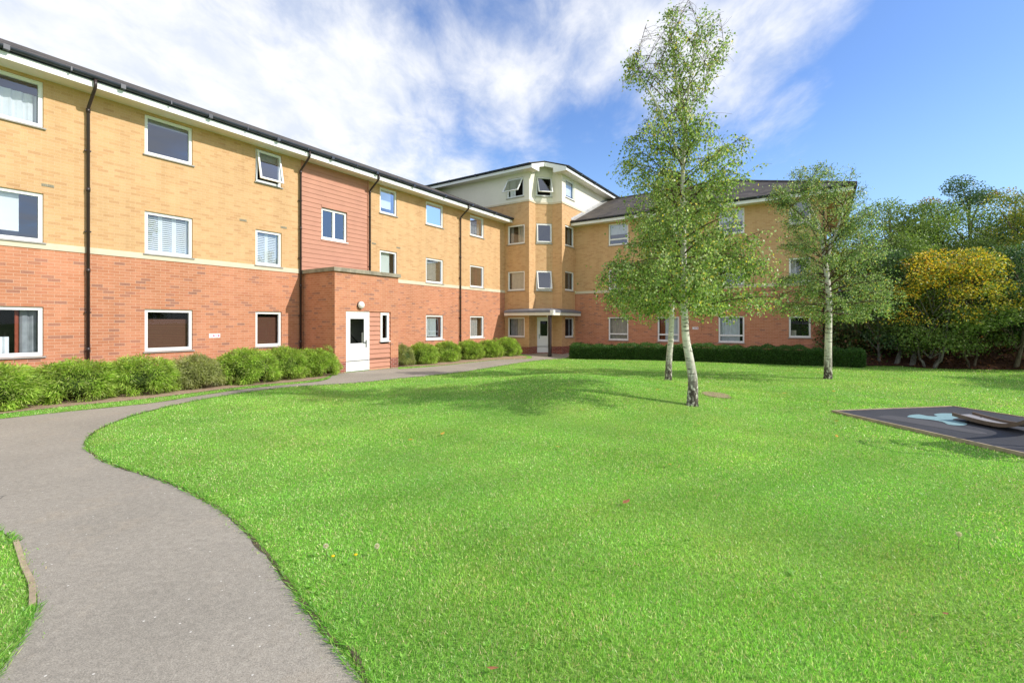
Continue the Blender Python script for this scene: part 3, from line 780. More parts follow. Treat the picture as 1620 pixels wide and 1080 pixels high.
# bargeboards round the notch, boxed at the eave ends
rise = lambda s: TOP+.17+(s)*TT
m = MB()
m.prism([(2.122, -.55, TOP-.03), (2.122, .26, TOP-.03), (2.122, .26, rise(.81)-.22), (2.122, .86, rise(1.41)-.23), (2.122, .86, rise(1.41)), (2.122, -.55, rise(0)+.0)], (.025, 0, 0))
m.build('bargeboard', MT['white'], B)
m = MB()
m.prism([(2.962+.55, .842, TOP-.03), (2.962+.55, .842, rise(0)), (2.148, .842, rise(1.41)), (2.148, .842, rise(1.41)-.23), (2.962-.26, .842, rise(.81)-.22), (2.962-.26, .842, TOP-.03)], (0, .025, 0))
m.build('bargeboard', MT['white'], B)
m = MB(); m.box((1.66, .052, TOP), (2.12, .255, TOP+.018)); m.box((2.70, .87, TOP), (2.91, 1.38, TOP+.018)); m.build('soffit', MT['soffit'], B)
# canopy and its post
m = MB(); m.box((.34, -.52, 2.085), (3.42, -.02, 2.10)); m.box((2.975, -.02, 2.085), (3.42, 2.83, 2.10)); m.prism([(1.66, -.02, 2.085), (2.975, -.02, 2.085), (2.975, 1.38, 2.085), (2.36, 1.38, 2.085), (1.66, .675, 2.085)], (0, 0, .015)); cs = m.build('canopy', MT['white'], B)
m = MB(); m.box((.34, -.55, 2.07), (3.42, -.52, 2.22)); m.box((3.42, -.55, 2.07), (3.45, 2.85, 2.22)); m.build('canopy_fascia', MT['soffit'], cs)
m = MB()
m.hexa([(.32, -.58, 2.222), (3.48, -.58, 2.222), (3.05, -.02, 2.222), (.32, -.02, 2.222), (.32, -.55, 2.33), (3.45, -.55, 2.33), (3.02, -.02, 2.45), (.32, -.02, 2.45)])
m.hexa([(3.48, -.58, 2.223), (3.48, 2.85, 2.223), (2.98, 2.85, 2.223), (2.98, -.02, 2.223), (3.45, -.55, 2.331), (3.45, 2.85, 2.331), (2.98, 2.85, 2.451), (2.98, -.02, 2.451)])
m.prism([(1.66, -.02, 2.30), (2.98, -.02, 2.30), (2.98, 1.38, 2.30), (2.36, 1.38, 2.30), (1.66, .675, 2.30)], (0, 0, .13)); m.build('canopy_roof', MT['lead'], cs)
m = MB(); m.box((3.29, -.585, 2.07), (3.462, -.551, 2.34)); m.box((3.452, -.55, 2.07), (3.48, -.36, 2.34)); m.build('canopy_corner_cap', MT['white'], cs)
m = MB(); m.box((3.13, -.51, -.2), (3.27, -.37, 2.084)); m.box((3.11, -.53, -.05), (3.29, -.35, -.0)); m.build('canopy_post', MT['steel'], B)
m = MB(); m.box((2.60, .3, 1.99), (2.78, .48, 2.084)); m.build('canopy_light', MT['globe'], B)

# ---- wall signs: white plate, two magenta ovals joined by a dotted line
def wall_sign(f, a0, a1, z0, z1, label, flip):
    c = f.p((a0+a1)/2, (z0+z1)/2, 0); x, y = W(c[0], c[1])
    r = empty('wall_sign', (x, y, c[2]), -TH); tag(r, label, 'sign')
    g = Face((-(f.u[0])*(a1-a0)/2, -(f.u[1])*(a1-a0)/2), f.u, f.n); w, h = a1-a0, z1-z0
    m = MB(); g.bar(m, 0, w, -h/2, h/2, .001, .006); m.build('plate', MT['sign_white'], r)
    m = MB(); fx = (lambda v: w-v) if flip else (lambda v: v)
    for v in (.42, .86):
        pts = [g.p(fx(w*v)+.022*math.cos(t*math.pi/8), .030*math.sin(t*math.pi/8), .007) for t in range(16)]
        m.quad(*pts)
    for v in (.52, .58, .63, .69, .75): g.bar(m, fx(w*v)-.006, fx(w*v)+.006, -.007, .007, .0062, .0072)
    g.bar(m, fx(w*.64)-.012, fx(w*.64)+.012, .0, .016, .0062, .0074)
    m.build('printed_marks', MT['sign_pink'], r)
wall_sign(LW, 15.23, 15.54, 1.21, 1.335, 'small white sign with magenta marks on the left wing wall between two brown-blinded windows', True)
wall_sign(RW, 6.67, 6.96, 1.33, 1.455, 'small white sign with pink marks on the shaded rear wing wall', False)

# ------------------------------------------------------------------ shrubs and hedge
def tufts(n, k):
    """lumpy dome made of leaf tufts: returns points, outward directions, brightness"""
    th = rng.uniform(0, 2*np.pi, k); t = rng.random(k)**.85
    rad = np.sqrt(np.clip(1-t**2.4, 0, 1))*(.82+.18*np.minimum(1, t/.3))
    c = np.stack([rad*np.cos(th)*.70, rad*np.sin(th)*.68, .06+t*.74], -1)
    nrm = unit(np.stack([c[:, 0], c[:, 1], (c[:, 2]-.25)*1.0], -1))
    c *= (1+rng.normal(size=(k, 1))*.05)
    i = rng.integers(0, k, n); q = rng.normal(size=(n, 3))
    q -= nrm[i]*(q*nrm[i]).sum(1, keepdims=True)*.55
    d = np.linalg.norm(q, axis=1, keepdims=True)
    P = c[i]+q*.078+nrm[i]*(.05-.045*d)
    br = np.clip(1.15-.30*d[:, 0], .45, 1.2)*rng.uniform(.85, 1.15, k)[i]  # outer leaves tinted brighter, shade between the tufts put into the colour
    D = unit(nrm[i]*.55+q*.38+rng.normal(size=(n, 3))*.30+np.array([0, 0, -.42]))
    return P, D, br
shrub_cols = [[(.31, .50, .07), (.44, .64, .10), (.56, .72, .15), (.68, .76, .27)], [(.38, .44, .14), (.48, .53, .19), (.56, .59, .27), (.62, .62, .35)]]
def shrub_mesh(k, pal=0, n=16500):
    P, D, br = tufts(n, 110)
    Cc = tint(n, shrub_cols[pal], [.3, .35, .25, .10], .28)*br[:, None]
    P[:, 2] = np.maximum(P[:, 2], .015)
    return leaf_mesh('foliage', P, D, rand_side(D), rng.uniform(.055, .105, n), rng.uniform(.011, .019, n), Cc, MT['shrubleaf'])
core_mat = plain('inner shade core', (.045, .075, .02), .9, .1, .3, 8.0)  # filler core, the shade inside the foliage put into its dark colour
def shrub_stems():
    m = MB()
    m.ball((0, 0, .36), .50, 14, 9, 1, (1, .95, .62))  # solid dark ball added among the stems to stop light leaking through
    for i in range(9):
        a = random.uniform(0, 6.28); r = random.uniform(.05, .22)
        m.tube([(r*math.cos(a), r*math.sin(a), -.06), (r*1.8*math.cos(a), r*1.8*math.sin(a), .25)], .012, 5)
    return m.mesh('stem', [MT['twig'], core_mat])
SM = [shrub_mesh(0), shrub_mesh(1), shrub_mesh(2), shrub_mesh(3, 1)]; ST = [shrub_stems(), shrub_stems()]
def shrub(x, y, sx, sy, h, k, label, group):
    r = empty('shrub', (x, y, tz(x, y)), random.uniform(0, 6.28)); tag(r, label, 'shrub', group)
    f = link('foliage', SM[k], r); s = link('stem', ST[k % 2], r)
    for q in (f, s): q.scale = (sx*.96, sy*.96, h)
first = True
row1 = [  # local y, width, height, variant, label
    (-22.9, 1.5, 1.0, 1, 'feathery green shrub at the near end of the row, only partly in view'),
    (-21.5, 1.3, 1.0, 0, 'broad shrub under the nearest large ground floor window, eighth left of the porch'),
    (-20.2, 1.2, .98, 2, 'dense shrub just before the first drainpipe, seventh from the porch'),
    (-18.95, 1.15, .95, 1, 'shrub standing in front of the first drainpipe, sixth from the porch'),
    (-17.75, 1.12, .98, 0, 'rounded shrub between the first drainpipe and the wide brown-blinded window'),
    (-16.6, .95, .92, 3, 'smaller paler olive shrub under the brown-blinded wide window'),
    (-15.35, 1.12, 1.05, 2, 'full rounded shrub below the left wall sign'),
    (-14.25, 1.0, 1.05, 1, 'bright shrub under the narrow brown-blinded window, second from the porch'),
    (-13.2, 1.05, 1.0, 0, 'rounded shrub against the near flank of the porch')]
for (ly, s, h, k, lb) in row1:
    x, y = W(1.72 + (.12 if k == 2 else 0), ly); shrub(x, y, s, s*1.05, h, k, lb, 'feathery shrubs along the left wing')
row2 = [
    (-9.15, .70, .92, 3, 'narrow shrub tucked against the far flank of the porch'),
    (-8.0, 1.0, .98, 0, 'dense shrub, second beyond the porch door'),
    (-6.55, .95, .98, 2, 'rounded shrub below the first window beyond the porch'),
    (-4.95, 1.0, .98, 1, 'shrub around the foot of the farthest drainpipe'),
    (-3.3, .95, 1.0, 0, 'shrub below the last ground floor window of the left wing'),
    (-1.75, 1.05, 1.08, 2, 'full bright shrub at the end of the row beside the tower path')]
for (ly, s, h, k, lb) in row2:
    x, y = W(1.35, ly); shrub(x, y, s, s*1.0, h, k, lb, 'feathery shrubs along the left wing')

# creepers beside the first pipe
# hedge in front of the rear wing
ha, hb = np.array([2.95, 23.55]), np.array([13.15, 17.45]); hd = hb-ha; HL = np.linalg.norm(hd); hd /= HL; hn = np.array([-hd[1], hd[0]])
hz = .66; hw = 1.05
n = 62000; s = rng.uniform(0, 1, n)
face = rng.choice(4, n, p=[.46, .38, .08, .08])
u = rng.uniform(0, HL, n); wv = rng.uniform(0, hw, n); z = rng.uniform(.02, 1, n)*hz
N = np.zeros((n, 3))
i = face == 0; wv[i] = 0; N[i] = (-hn[0], -hn[1], .1)
i = face == 1; z[i] = hz; N[i] = (0, 0, 1)
i = face == 2; u[i] = 0; N[i] = (-hd[0], -hd[1], 0)
i = face == 3; u[i] = HL; N[i] = (hd[0], hd[1], 0)
lump = .03*np.sin(u*2.1+1)+.028*np.sin(u*5.3)+.03*np.sin(u*11+z*9)
inset = rng.random(n)**2*.14-.03
P = np.stack([ha[0]+hd[0]*u+hn[0]*wv, ha[1]+hd[1]*u+hn[1]*wv, z*(1+lump*1.1)], -1)-N*inset[:, None]+N*(lump*.6)[:, None]+rng.normal(size=(n, 3))*.018
loc = (float(ha[0]), float(ha[1]), tz(*ha)); P[:, 0] -= loc[0]; P[:, 1] -= loc[1]
P[:, 2] += terrain(P[:, 0]+loc[0], P[:, 1]+loc[1])-loc[2]
D = unit(N*.7+rng.normal(size=N.shape)*.7+np.array([0, 0, .15]))
Cc = tint(n, [(.035, .10, .02), (.06, .15, .028), (.095, .20, .04), (.14, .25, .07)], [.3, .4, .22, .08], .3)
hedge = tag(empty('hedge', loc), 'long low dark green clipped hedge below the rear wing windows', 'hedge')
link('foliage', leaf_mesh('foliage', P, D, rand_side(D), rng.uniform(.035, .065, n), rng.uniform(.018, .032, n), Cc, MT['leaf']), hedge)
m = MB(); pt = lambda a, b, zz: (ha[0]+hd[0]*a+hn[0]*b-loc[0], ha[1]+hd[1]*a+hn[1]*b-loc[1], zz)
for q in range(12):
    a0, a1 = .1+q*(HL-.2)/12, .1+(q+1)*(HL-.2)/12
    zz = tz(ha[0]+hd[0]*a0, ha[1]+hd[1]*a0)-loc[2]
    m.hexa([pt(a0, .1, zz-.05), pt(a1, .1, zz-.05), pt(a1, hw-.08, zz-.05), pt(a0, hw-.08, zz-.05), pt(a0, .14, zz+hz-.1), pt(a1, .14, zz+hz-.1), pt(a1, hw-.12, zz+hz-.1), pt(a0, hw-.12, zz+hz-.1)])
m.build('dark_core', core_mat, hedge)  # added solid core, its dark colour stands for shade inside the hedge

# ------------------------------------------------------------------ birches
def lerp_rows(rows, z):
    zs = np.array([r[0] for r in rows]); o = np.argsort(zs)
    return np.interp(z, zs[o], np.array([r[1] for r in rows])[o]), np.interp(z, zs[o], np.array([r[2] for r in rows])[o])

def birch(name, base, trunk, rad, rows, nlimb, ntwig, label, leaf=.05, zlo=1.8, extra=(), yellow=.05, keep=.22, dens=((0, 9), (1, 1)), plume=None, pal=None):
    """trunk: list of (x,y,z) relative to base; rows: (z, left extent, right extent) of the crown"""
    r = empty(name, (*base, tz(*base)-.02)); tag(r, label, 'birch tree', None)
    T = np.array(trunk, float); tzs = T[:, 2]
    tp = lambda z: np.array([np.interp(z, tzs, T[:, 0]), np.interp(z, tzs, T[:, 1]), z])
    tr = lambda z: np.interp(z, tzs, rad)
    m = MB()
    dense = smooth3(T); dr = [float(np.interp(p[2], tzs, rad)) for p in dense]
    dr[0] *= 1.15
    m.tube(dense, dr, 10)
    ztop = tzs[-1]; L = []
    leaders = [np.array(e, float) for e in extra]
    for e in leaders:
        d = smooth3(e); rr = np.linspace(float(tr(min(e[0][2], ztop)))*.8, .006, len(d)); m.tube(d, list(rr), 6)
    def inside(p, lim=1.35):
        l_, r_ = lerp_rows(rows, p[2]); c_ = (l_+r_)/2; h_ = max((r_-l_)/2, .05)
        return p[2] < max(q[0] for q in rows)+.05 and ((p[0]-c_)/h_)**2+((p[1]-np.interp(p[2], tzs, T[:, 1]))/(h_*1.05))**2 < lim
    ga = 2.4; az = rng.uniform(0, 6)
    for i in range(nlimb):
        t = (i+.5)/nlimb; z0 = zlo+.05+(ztop-zlo)*.97*t**1.15
        az += ga+rng.normal()*.35
        p0 = tp(z0)
        if leaders and z0 > leaders[0][0][2] and rng.random() < .9:
            e = leaders[rng.integers(len(leaders))]; z0 = min(z0, e[-1][2]-.15)
            p0 = np.array([np.interp(z0, e[:, 2], e[:, 0]), np.interp(z0, e[:, 2], e[:, 1]), z0])
        el = R(16+38*t+rng.normal()*12)
        zt = z0+.35
        l, rr = lerp_rows(rows, zt); cx = (rr+l)/2; hw = (rr-l)/2
        ext = max(.18, rng.uniform(.75, 1.0)* (hw+np.cos(az)*cx*.8 - np.cos(az)*p0[0]*.6))*rng.uniform(.72, 1.02)
        dirv = np.array([math.cos(az)*math.cos(el), math.sin(az)*math.cos(el), math.sin(el)])
        ln = ext/max(.35, math.cos(el)); k = 7; pts = [p0]
        for q in range(k):
            dirv = dirv+np.array([0, 0, -.03-.07*(q/k)*(1-t)])+rng.normal(size=3)*.06
            dirv /= np.linalg.norm(dirv); pts.append(pts[-1]+dirv*ln/k)
        good = [inside(p, 1.1) for p in pts]; cut = next((i_ for i_, g_ in enumerate(good) if i_ > 1 and not g_), len(pts)); pts = pts[:max(cut, 3)]; k = len(pts)-1
        r0 = max(.006, float(tr(z0))*.36)
        m.tube(pts, list(np.linspace(r0, .003, len(pts))), 5, m=1, cap=False)
        pts = np.array(pts); nt = max(3, int(ntwig*ln/1.3))
        for q in range(nt):
            s = rng.uniform(.22, 1.0)**.8; j = min(k-1, int(s*k)); b = pts[j]+(pts[j+1]-pts[j])*(s*k-j)
            td = unit(unit(pts[j+1]-pts[j])*.5+rng.normal(size=3)*.55+np.array([0, 0, -.15*(1-t)])); tl = rng.uniform(.22, .78)*(1-.55*t); tw = [b]
            for w in range(4):
                td = unit(td+np.array([0, 0, -.46*(1-.8*t)])+rng.normal(size=3)*.16); tw.append(tw[-1]+td*tl/4)
            if inside(tw[-1], 1.2): m.tube(tw, [.003, .0025, .002, .0018, .0015], 3, m=1, cap=False)
            tw = np.array(tw); nl = int(tl/.016)+4
            f = rng.uniform(.05, 1, nl)*3.999; jj = f.astype(int)
            pos = tw[jj]+(tw[jj+1]-tw[jj])*(f-jj)[:, None]+rng.normal(size=(nl, 3))*.04
            L.append(pos)
    for e in leaders+([T[-5:]] if leaders else []):       # twigs along the leaders themselves
        e = np.array(smooth3(e)); m_ = len(e)-1
        for q in range(34):
            f = rng.uniform(.15, 1.0)*m_*.999; j = int(f); b = e[j]+(e[j+1]-e[j])*(f-j); d0 = unit(e[j+1]-e[j])
            td = unit(d0*.75+rng.normal(size=3)*.5); tl = rng.uniform(.2, .5); tw = [b]
            for w in range(4):
                td = unit(td+rng.normal(size=3)*.15+np.array([0, 0, -.06])); tw.append(tw[-1]+td*tl/4)
            if inside(tw[-1], 1.1): m.tube(tw, [.004, .003, .0025, .002, .0015], 3, m=1, cap=False)
            tw = np.array(tw); nl = int(tl/.014)+4
            g = rng.uniform(.05, 1, nl)*3.999; jj = g.astype(int)
            L.append(tw[jj]+(tw[jj+1]-tw[jj])*(g-jj)[:, None]+rng.normal(size=(nl, 3))*.03)
    P = np.concatenate(L)
    l, rr = lerp_rows(rows, P[:, 2]); c = (l+rr)/2; hw = np.maximum((rr-l)/2, .03)
    e2 = ((P[:, 0]-c)/hw)**2+((P[:, 1]-np.interp(P[:, 2], tzs, T[:, 1]))/(hw*1.05))**2
    k = (e2 < 1) | (rng.random(len(P)) < keep*np.exp(-(np.sqrt(e2)-1)*3)); k &= P[:, 2] > rows_min(rows)-.1+rng.random(len(P))*.25
    P = P[k]
    if plume:       # above this height the crown splits into separate plumes about the leaders
        z0_, w0, w1 = plume
        lines = [np.array(smooth3(e)) for e in leaders]+[np.array(dense)]
        dm = np.min([np.min(np.hypot(P[:, None, 0]-q[None, :, 0], P[:, None, 2]-q[None, :, 2]), axis=1) for q in lines], axis=0)
        lim = np.interp(P[:, 2], [z0_, ztop], [w0, w1])
        P = P[(P[:, 2] < z0_) | (dm < lim*rng.uniform(.5, 1.15, len(P))) | (rng.random(len(P)) < .05)]
    P = P[rng.random(len(P)) < np.interp(P[:, 2], dens[0], dens[1])]; n = len(P)
    D = unit(rng.normal(size=(n, 3))*.6+np.array([0, 0, -.75])); S = rand_side(D)
    C = tint(n, pal or [(.15, .24, .07), (.29, .42, .115), (.43, .55, .19), (.62, .68, .40), (.74, .60, .12)], [.26, .34, .24, .16-yellow, yellow], .25)  # palest green paints glints on the leaves into the tint
    m.build('trunk', [MT['birch'], MT['twig']], r)
    print(name, 'leaves', n)
    link('crown', leaf_mesh('crown', P, D, S, rng.uniform(.75, 1.25, n)*leaf, rng.uniform(.6, .95, n)*leaf, C, MT['birchleaf']), r)
    return n
def rows_min(rows): return min(q[0] for q in rows)
def smooth3(T, m=4):
    T = [np.array(p, float) for p in T]; out = []
    for i in range(len(T)-1):
        p0, p1, p2, p3 = T[max(i-1, 0)], T[i], T[i+1], T[min(i+2, len(T)-1)]
        for k in range(m):
            t = k/m; out.append(.5*(2*p1+(p2-p0)*t+(2*p0-5*p1+4*p2-p3)*t*t+(3*p1-p0-3*p2+p3)*t**3))
    out.append(T[-1]); return out
def px_rows(base, scale, bx, rows, zg):
    """crown outline read off the photograph, turned into metres about the trunk foot"""
    return [(1.65+(511-y)/scale-zg, (a-bx)/scale, (b-bx)/scale) for y, a, b in rows]
def px_trunk(scale, bx, pts, zg):
    return [((x-bx)/scale, dy, 1.65+(511-y)/scale-zg) for x, y, dy in pts]

b1 = (3.33, 8.61); z1 = tz(*b1); s1 = 737/b1[1]
birch('birch_tree', b1,
      px_trunk(s1, 1095, [(1095, 642, 0), (1096, 600, 0), (1091, 564, .02), (1086, 530, .04), (1084, 490, .04), (1083, 440, .04), (1081, 370, 0), (1079, 310, -.03), (1080, 255, -.03), (1085, 200, 0), (1090, 144, .03), (1097, 90, .05), (1106, 40, .06), (1114, 22, .06)], z1),
      [.105, .085, .075, .068, .062, .056, .048, .041, .034, .027, .020, .013, .007, .004],
      px_rows(b1, s1, 1095, [(16, 1050, 1122), (40, 1038, 1150), (62, 1020, 1168), (85, 1000, 1158), (105, 985, 1150), (130, 988, 1140), (160, 1012, 1128), (200, 1012, 1110), (218, 978, 1160), (240, 972, 1202), (265, 966, 1206), (290, 975, 1195), (320, 992, 1172), (355, 985, 1182), (400, 962, 1215), (435, 942, 1228), (465, 936, 1232), (485, 945, 1215), (500, 985, 1180), (512, 1020, 1135)], z1),
      112, 30, 'tallest silver birch, a slender forked crown over a slightly bent white trunk', .046, 1.75, yellow=.055, dens=((0, 2.8, 4.0, 5.4, 7.5), (.72, .68, .55, .42, .34)), plume=(5.15, .30, .15),
      extra=[px_trunk(s1, 1095, [(1083, 220, 0), (1072, 165, -.1), (1064, 110, -.15), (1058, 70, -.17), (1046, 25, -.2)], z1),
             px_trunk(s1, 1095, [(1087, 190, 0), (1105, 145, .12), (1130, 100, .2), (1152, 65, .25), (1168, 48, .28)], z1),
             px_trunk(s1, 1095, [(1079, 262, 0), (1058, 215, -.1), (1030, 165, -.2), (1006, 132, -.25), (988, 108, -.28)], z1)])
b2 = (4.43, 13.18); z2 = tz(*b2); s2 = 737/b2[1]
birch('birch_tree', b2,
      px_trunk(s2, 1057.5, [(1057, 602, 0), (1058, 570, 0), (1061, 535, 0), (1063, 490, 0), (1064, 430, 0), (1062, 370, 0), (1060, 310, 0), (1058, 270, 0)], z2),
      [.10, .085, .075, .065, .052, .036, .02, .006],
      px_rows(b2, s2, 1057.5, [(262, 1048, 1068), (300, 1025, 1095), (350, 1005, 1125), (400, 985, 1150), (440, 958, 1165), (470, 950, 1168), (492, 968, 1150), (505, 1000, 1110)], z2),
      60, 26, 'birch standing behind the tallest birch, its thin pale trunk just left of it', .058, 1.95, yellow=.05)
b3 = (9.43, 13.9); z3 = tz(*b3); s3 = 737/b3[1]
birch('birch_tree', b3,
      px_trunk(s3, 1310, [(1310, 601, 0), (1310, 560, 0), (1311, 510, 0), (1311, 470, 0), (1309, 430, .03), (1304, 390, .06), (1297, 355, .08), (1286, 330, .08), (1280, 315, .08), (1279, 298, .08), (1281, 280, .08)], z3),
      [.12, .10, .09, .08, .068, .055, .044, .034, .026, .014, .006],
      px_rows(b3, s3, 1310, [(250, 1268, 1300), (278, 1245, 1345), (292, 1226, 1352), (320, 1222, 1360), (350, 1226, 1375), (380, 1236, 1398), (410, 1226, 1412), (440, 1216, 1414), (470, 1212, 1416), (492, 1222, 1414), (508, 1262, 1380)], z3),
      80, 30, 'broad spreading birch at the right in front of the hedge end', .046, 1.85, yellow=.06, dens=((0, 3.0, 4.2, 6.5), (.56, .54, .48, .36)), pal=[(.13, .225, .075), (.25, .375, .125), (.38, .50, .20), (.60, .68, .43), (.70, .58, .14)],  # greyer palette, leaf highlights again painted as its palest green
      extra=[px_trunk(s3, 1310, [(1307, 410, 0), (1318, 370, -.1), (1330, 335, -.1), (1336, 310, -.1)], z3), px_trunk(s3, 1310, [(1300, 365, 0), (1265, 340, .1), (1248, 318, .1)], z3)])

# ------------------------------------------------------------------ woodland beyond the lawn
def wood_tree(name, x, y, H, rx, zc0, pal, w, label, lean=(0, 0), n=7000, leaf=.11, bark_m='bark_brown', tr=.10, flat=1.0, stems=1, ncl=34, sil=1.0, topc=None):
    zb = tz(x, y)-.05
    r = empty(name, (x, y, zb)); tag(r, label, 'tree', 'trees at the edge of the wood')
    m = MB(); cz = (zc0+H)/2; hz_ = (H-zc0)/2
    cen = []
    for i in range(ncl):
        u = unit(rng.normal(size=3)); q = rng.uniform(.45, 1.0)**.6
        p = np.array([u[0]*rx*q, u[1]*rx*q, u[2]*hz_*q*sil]); taper = 1-.30*max(0, p[2]/hz_)
        cen.append(np.array([p[0]*taper+lean[0], p[1]*taper+lean[1], cz+p[2]]))
    for s in range(stems):
        a = 6.28*s/max(1, stems)+.4; off = .12 if stems > 1 else 0
        bx, by = off*math.cos(a), off*math.sin(a)
        ln = (lean[0]+(.5*math.cos(a) if stems > 1 else 0), lean[1]+(.5*math.sin(a) if stems > 1 else 0))
        pts = [(bx, by, -.1), (bx+ln[0]*.30+.03, by+ln[1]*.3, zc0*.5), (bx+ln[0]*.6, by+ln[1]*.6, zc0), (bx+ln[0], by+ln[1], cz), (ln[0], ln[1], H*.92)]
        rt_ = tr/(1 if stems == 1 else 1.6)
        d = smooth3(pts, 3); m.tube(d, list(np.linspace(rt_, .012, len(d))), 8)
    for c in cen[:18]:
        zz = max(zc0*.75, c[2]-rx*.8); f = min(1, zz/H); b0 = np.array([lean[0]*f, lean[1]*f, zz])
        mid = (b0+c)/2+np.array([0, 0, .12]); m.tube([b0, mid, c], [tr*.32, tr*.2, .008], 5, cap=False)
    Pn = []; cl = []
    n = int(n*1.7); per = n//ncl
    for i, c in enumerate(cen):
        sz = rx*rng.uniform(.30, .48)*(34/ncl)**.33; u = unit(rng.normal(size=(per, 3)))*rng.random((per, 1))**.45
        Pn.append(c+u*np.array([sz, sz, sz*.62*flat])); cl.append(np.full(per, rng.uniform(.65, 1.25)))
    P = np.concatenate(Pn); cl = np.concatenate(cl)[:, None]; k = len(P)
    D = unit(rng.normal(size=(k, 3))*.7+unit(P-np.array([lean[0], lean[1], cz]))*.5+np.array([0, 0, -.25]))
    C = tint(k, pal, w, .22)*cl
    if topc is not None:
        g = np.clip((P[:, 2]-topc[0])/.8, 0, 1)*rng.random(k); q = g > .22; C[q] = tint(int(q.sum()), topc[1], [1]*len(topc[1]), .25)
    m.build('trunk', MT[bark_m], r)
    link('crown', leaf_mesh('crown', P, D, rand_side(D), rng.uniform(.6, 1.1, k)*leaf*.85, rng.uniform(.45, .75, k)*leaf*.85, C, MT['leaf']), r)
GRN = [(.12, .20, .045), (.18, .28, .06), (.25, .35, .085), (.34, .42, .15)]
DRK = [(.06, .125, .05), (.09, .175, .07), (.14, .23, .095), (.20, .29, .15)]
YEL = [(.86, .62, .05), (.90, .70, .09), (.62, .54, .06), (.20, .26, .04), (.74, .40, .04)]
OLV = [(.18, .26, .05), (.29, .35, .06), (.50, .46, .07), (.66, .50, .07)]
ORG = [(.38, .17, .03), (.34, .22, .04)]
W4 = [.3, .35, .25, .1]
wood_tree('woodland_tree', 14.91, 18.95, 4.7, 1.5, .65, DRK, W4, 'dark green tree with a thin straight trunk nearest the timber gate', n=7500, tr=.07, bark_m='bark_grey')
wood_tree('woodland_tree', 15.06, 18.3, 5.5, 1.55, .85, GRN, W4, 'tall green tree on a grey trunk leaning right, second from the gate', lean=(.9, .6), n=8000, tr=.10, bark_m='bark_grey')
wood_tree('woodland_tree', 15.3, 17.85, 4.8, 1.5, .8, GRN, W4, 'green tree on the palest leaning trunk, third from the gate', lean=(1.0, .9), n=7500, tr=.11, bark_m='bark_grey')
wood_tree('maple_tree', 15.55, 17.35, 4.35, 1.75, .55, GRN, [.3, .35, .25, .1], 'bright yellow maple on several thin entwined stems at the lawn edge', lean=(.35, .1), n=8500, tr=.09, stems=3, bark_m='bark_grey', leaf=.11, ncl=60, topc=(1.45, YEL))
wood_tree('woodland_tree', 16.79, 17.05, 4.3, 1.6, .6, GRN, [.3, .35, .25, .1], 'olive and yellow tinged tree on a pair of thin trunks right of the yellow maple', n=7500, tr=.085, stems=2, leaf=.11, ncl=56, topc=(1.9, [(.60, .52, .06), (.70, .52, .06), (.34, .40, .06)]))
wood_tree('woodland_tree', 17.8, 16.5, 4.7, 1.5, 1.0, DRK, W4, 'dark green tree on a thin crooked curving trunk at the right edge', lean=(.35, -.1), n=8000, tr=.08)
wood_tree('woodland_tree', 17.3, 21.3, 6.3, 1.9, 1.4, GRN, W4, 'tall mid green tree rising behind the leaning trunks', n=9000, tr=.14, leaf=.12)
wood_tree('woodland_tree', 19.4, 21.2, 6.2, 1.8, 1.4, GRN, [.3, .3, .25, .15], 'green tree with an orange tinged top behind the yellow maple', n=8500, tr=.14, topc=(5.6, ORG))
wood_tree('fir_tree', 22.6, 23.0, 7.7, 1.8, 2.0, DRK, [.3, .4, .2, .1], 'tallest dark blue-green tree rising above the wood', n=8000, tr=.16, leaf=.12, sil=1.0)
wood_tree('woodland_tree', 21.6, 20.0, 6.2, 1.7, 1.4, OLV, [.45, .35, .1, .1], 'tall rusty topped olive tree beside the tallest dark tree', n=8500, tr=.14, topc=(5.8, ORG))
wood_tree('woodland_tree', 24.3, 21.5, 6.7, 1.9, 1.4, DRK, W4, 'dark tree at the right edge behind the curving trunk', n=8500, tr=.15, leaf=.12)
wood_tree('woodland_tree', 15.7, 23.0, 4.6, 1.6, 1.2, OLV, [.5, .4, .07, .03], 'thin olive tree behind the timber gate', n=7000, tr=.12)
wood_tree('woodland_tree', 19.6, 16.4, 3.3, 1.5, .6, DRK, [.3, .35, .25, .1], 'bushy dark tree half out of view at the right edge', n=7500, tr=.10)
wood_tree('woodland_tree', 20.4, 11.9, 5.3, 1.9, 1.2, GRN, W4, 'green tree out past the right end of the lawn', n=5000, tr=.12, leaf=.15)
wood_tree('woodland_tree', 19.6, 9.9, 5.0, 2.0, 1.2, GRN, W4, 'green tree beyond the play area, farthest right', n=5000, tr=.12, leaf=.15)
# understorey nobody could count
n = 48000
ux = rng.uniform(0, 1, n); px_ = 13.6+ux*12; py_ = 21.6-ux*4.5+rng.normal(size=n)*.9
hgt = rng.random(n)**1.4*(1.5+1.2*np.sin(px_*1.7)**2)
P = np.stack([px_, py_, terrain(px_, py_)+hgt], -1); D = unit(rng.normal(size=(n, 3))+np.array([0, 0, -.2]))
C = tint(n, [(.08, .16, .045), (.15, .14, .05), (.30, .15, .07), (.15, .25, .065)], [.35, .25, .15, .25], .3)
tag(link('undergrowth', leaf_mesh('undergrowth', P, D, rand_side(D), rng.uniform(.08, .17, n), rng.uniform(.05, .1, n), C, MT['leaf'])), 'dark tangled undergrowth beneath the woodland trees', 'undergrowth', kind='stuff')
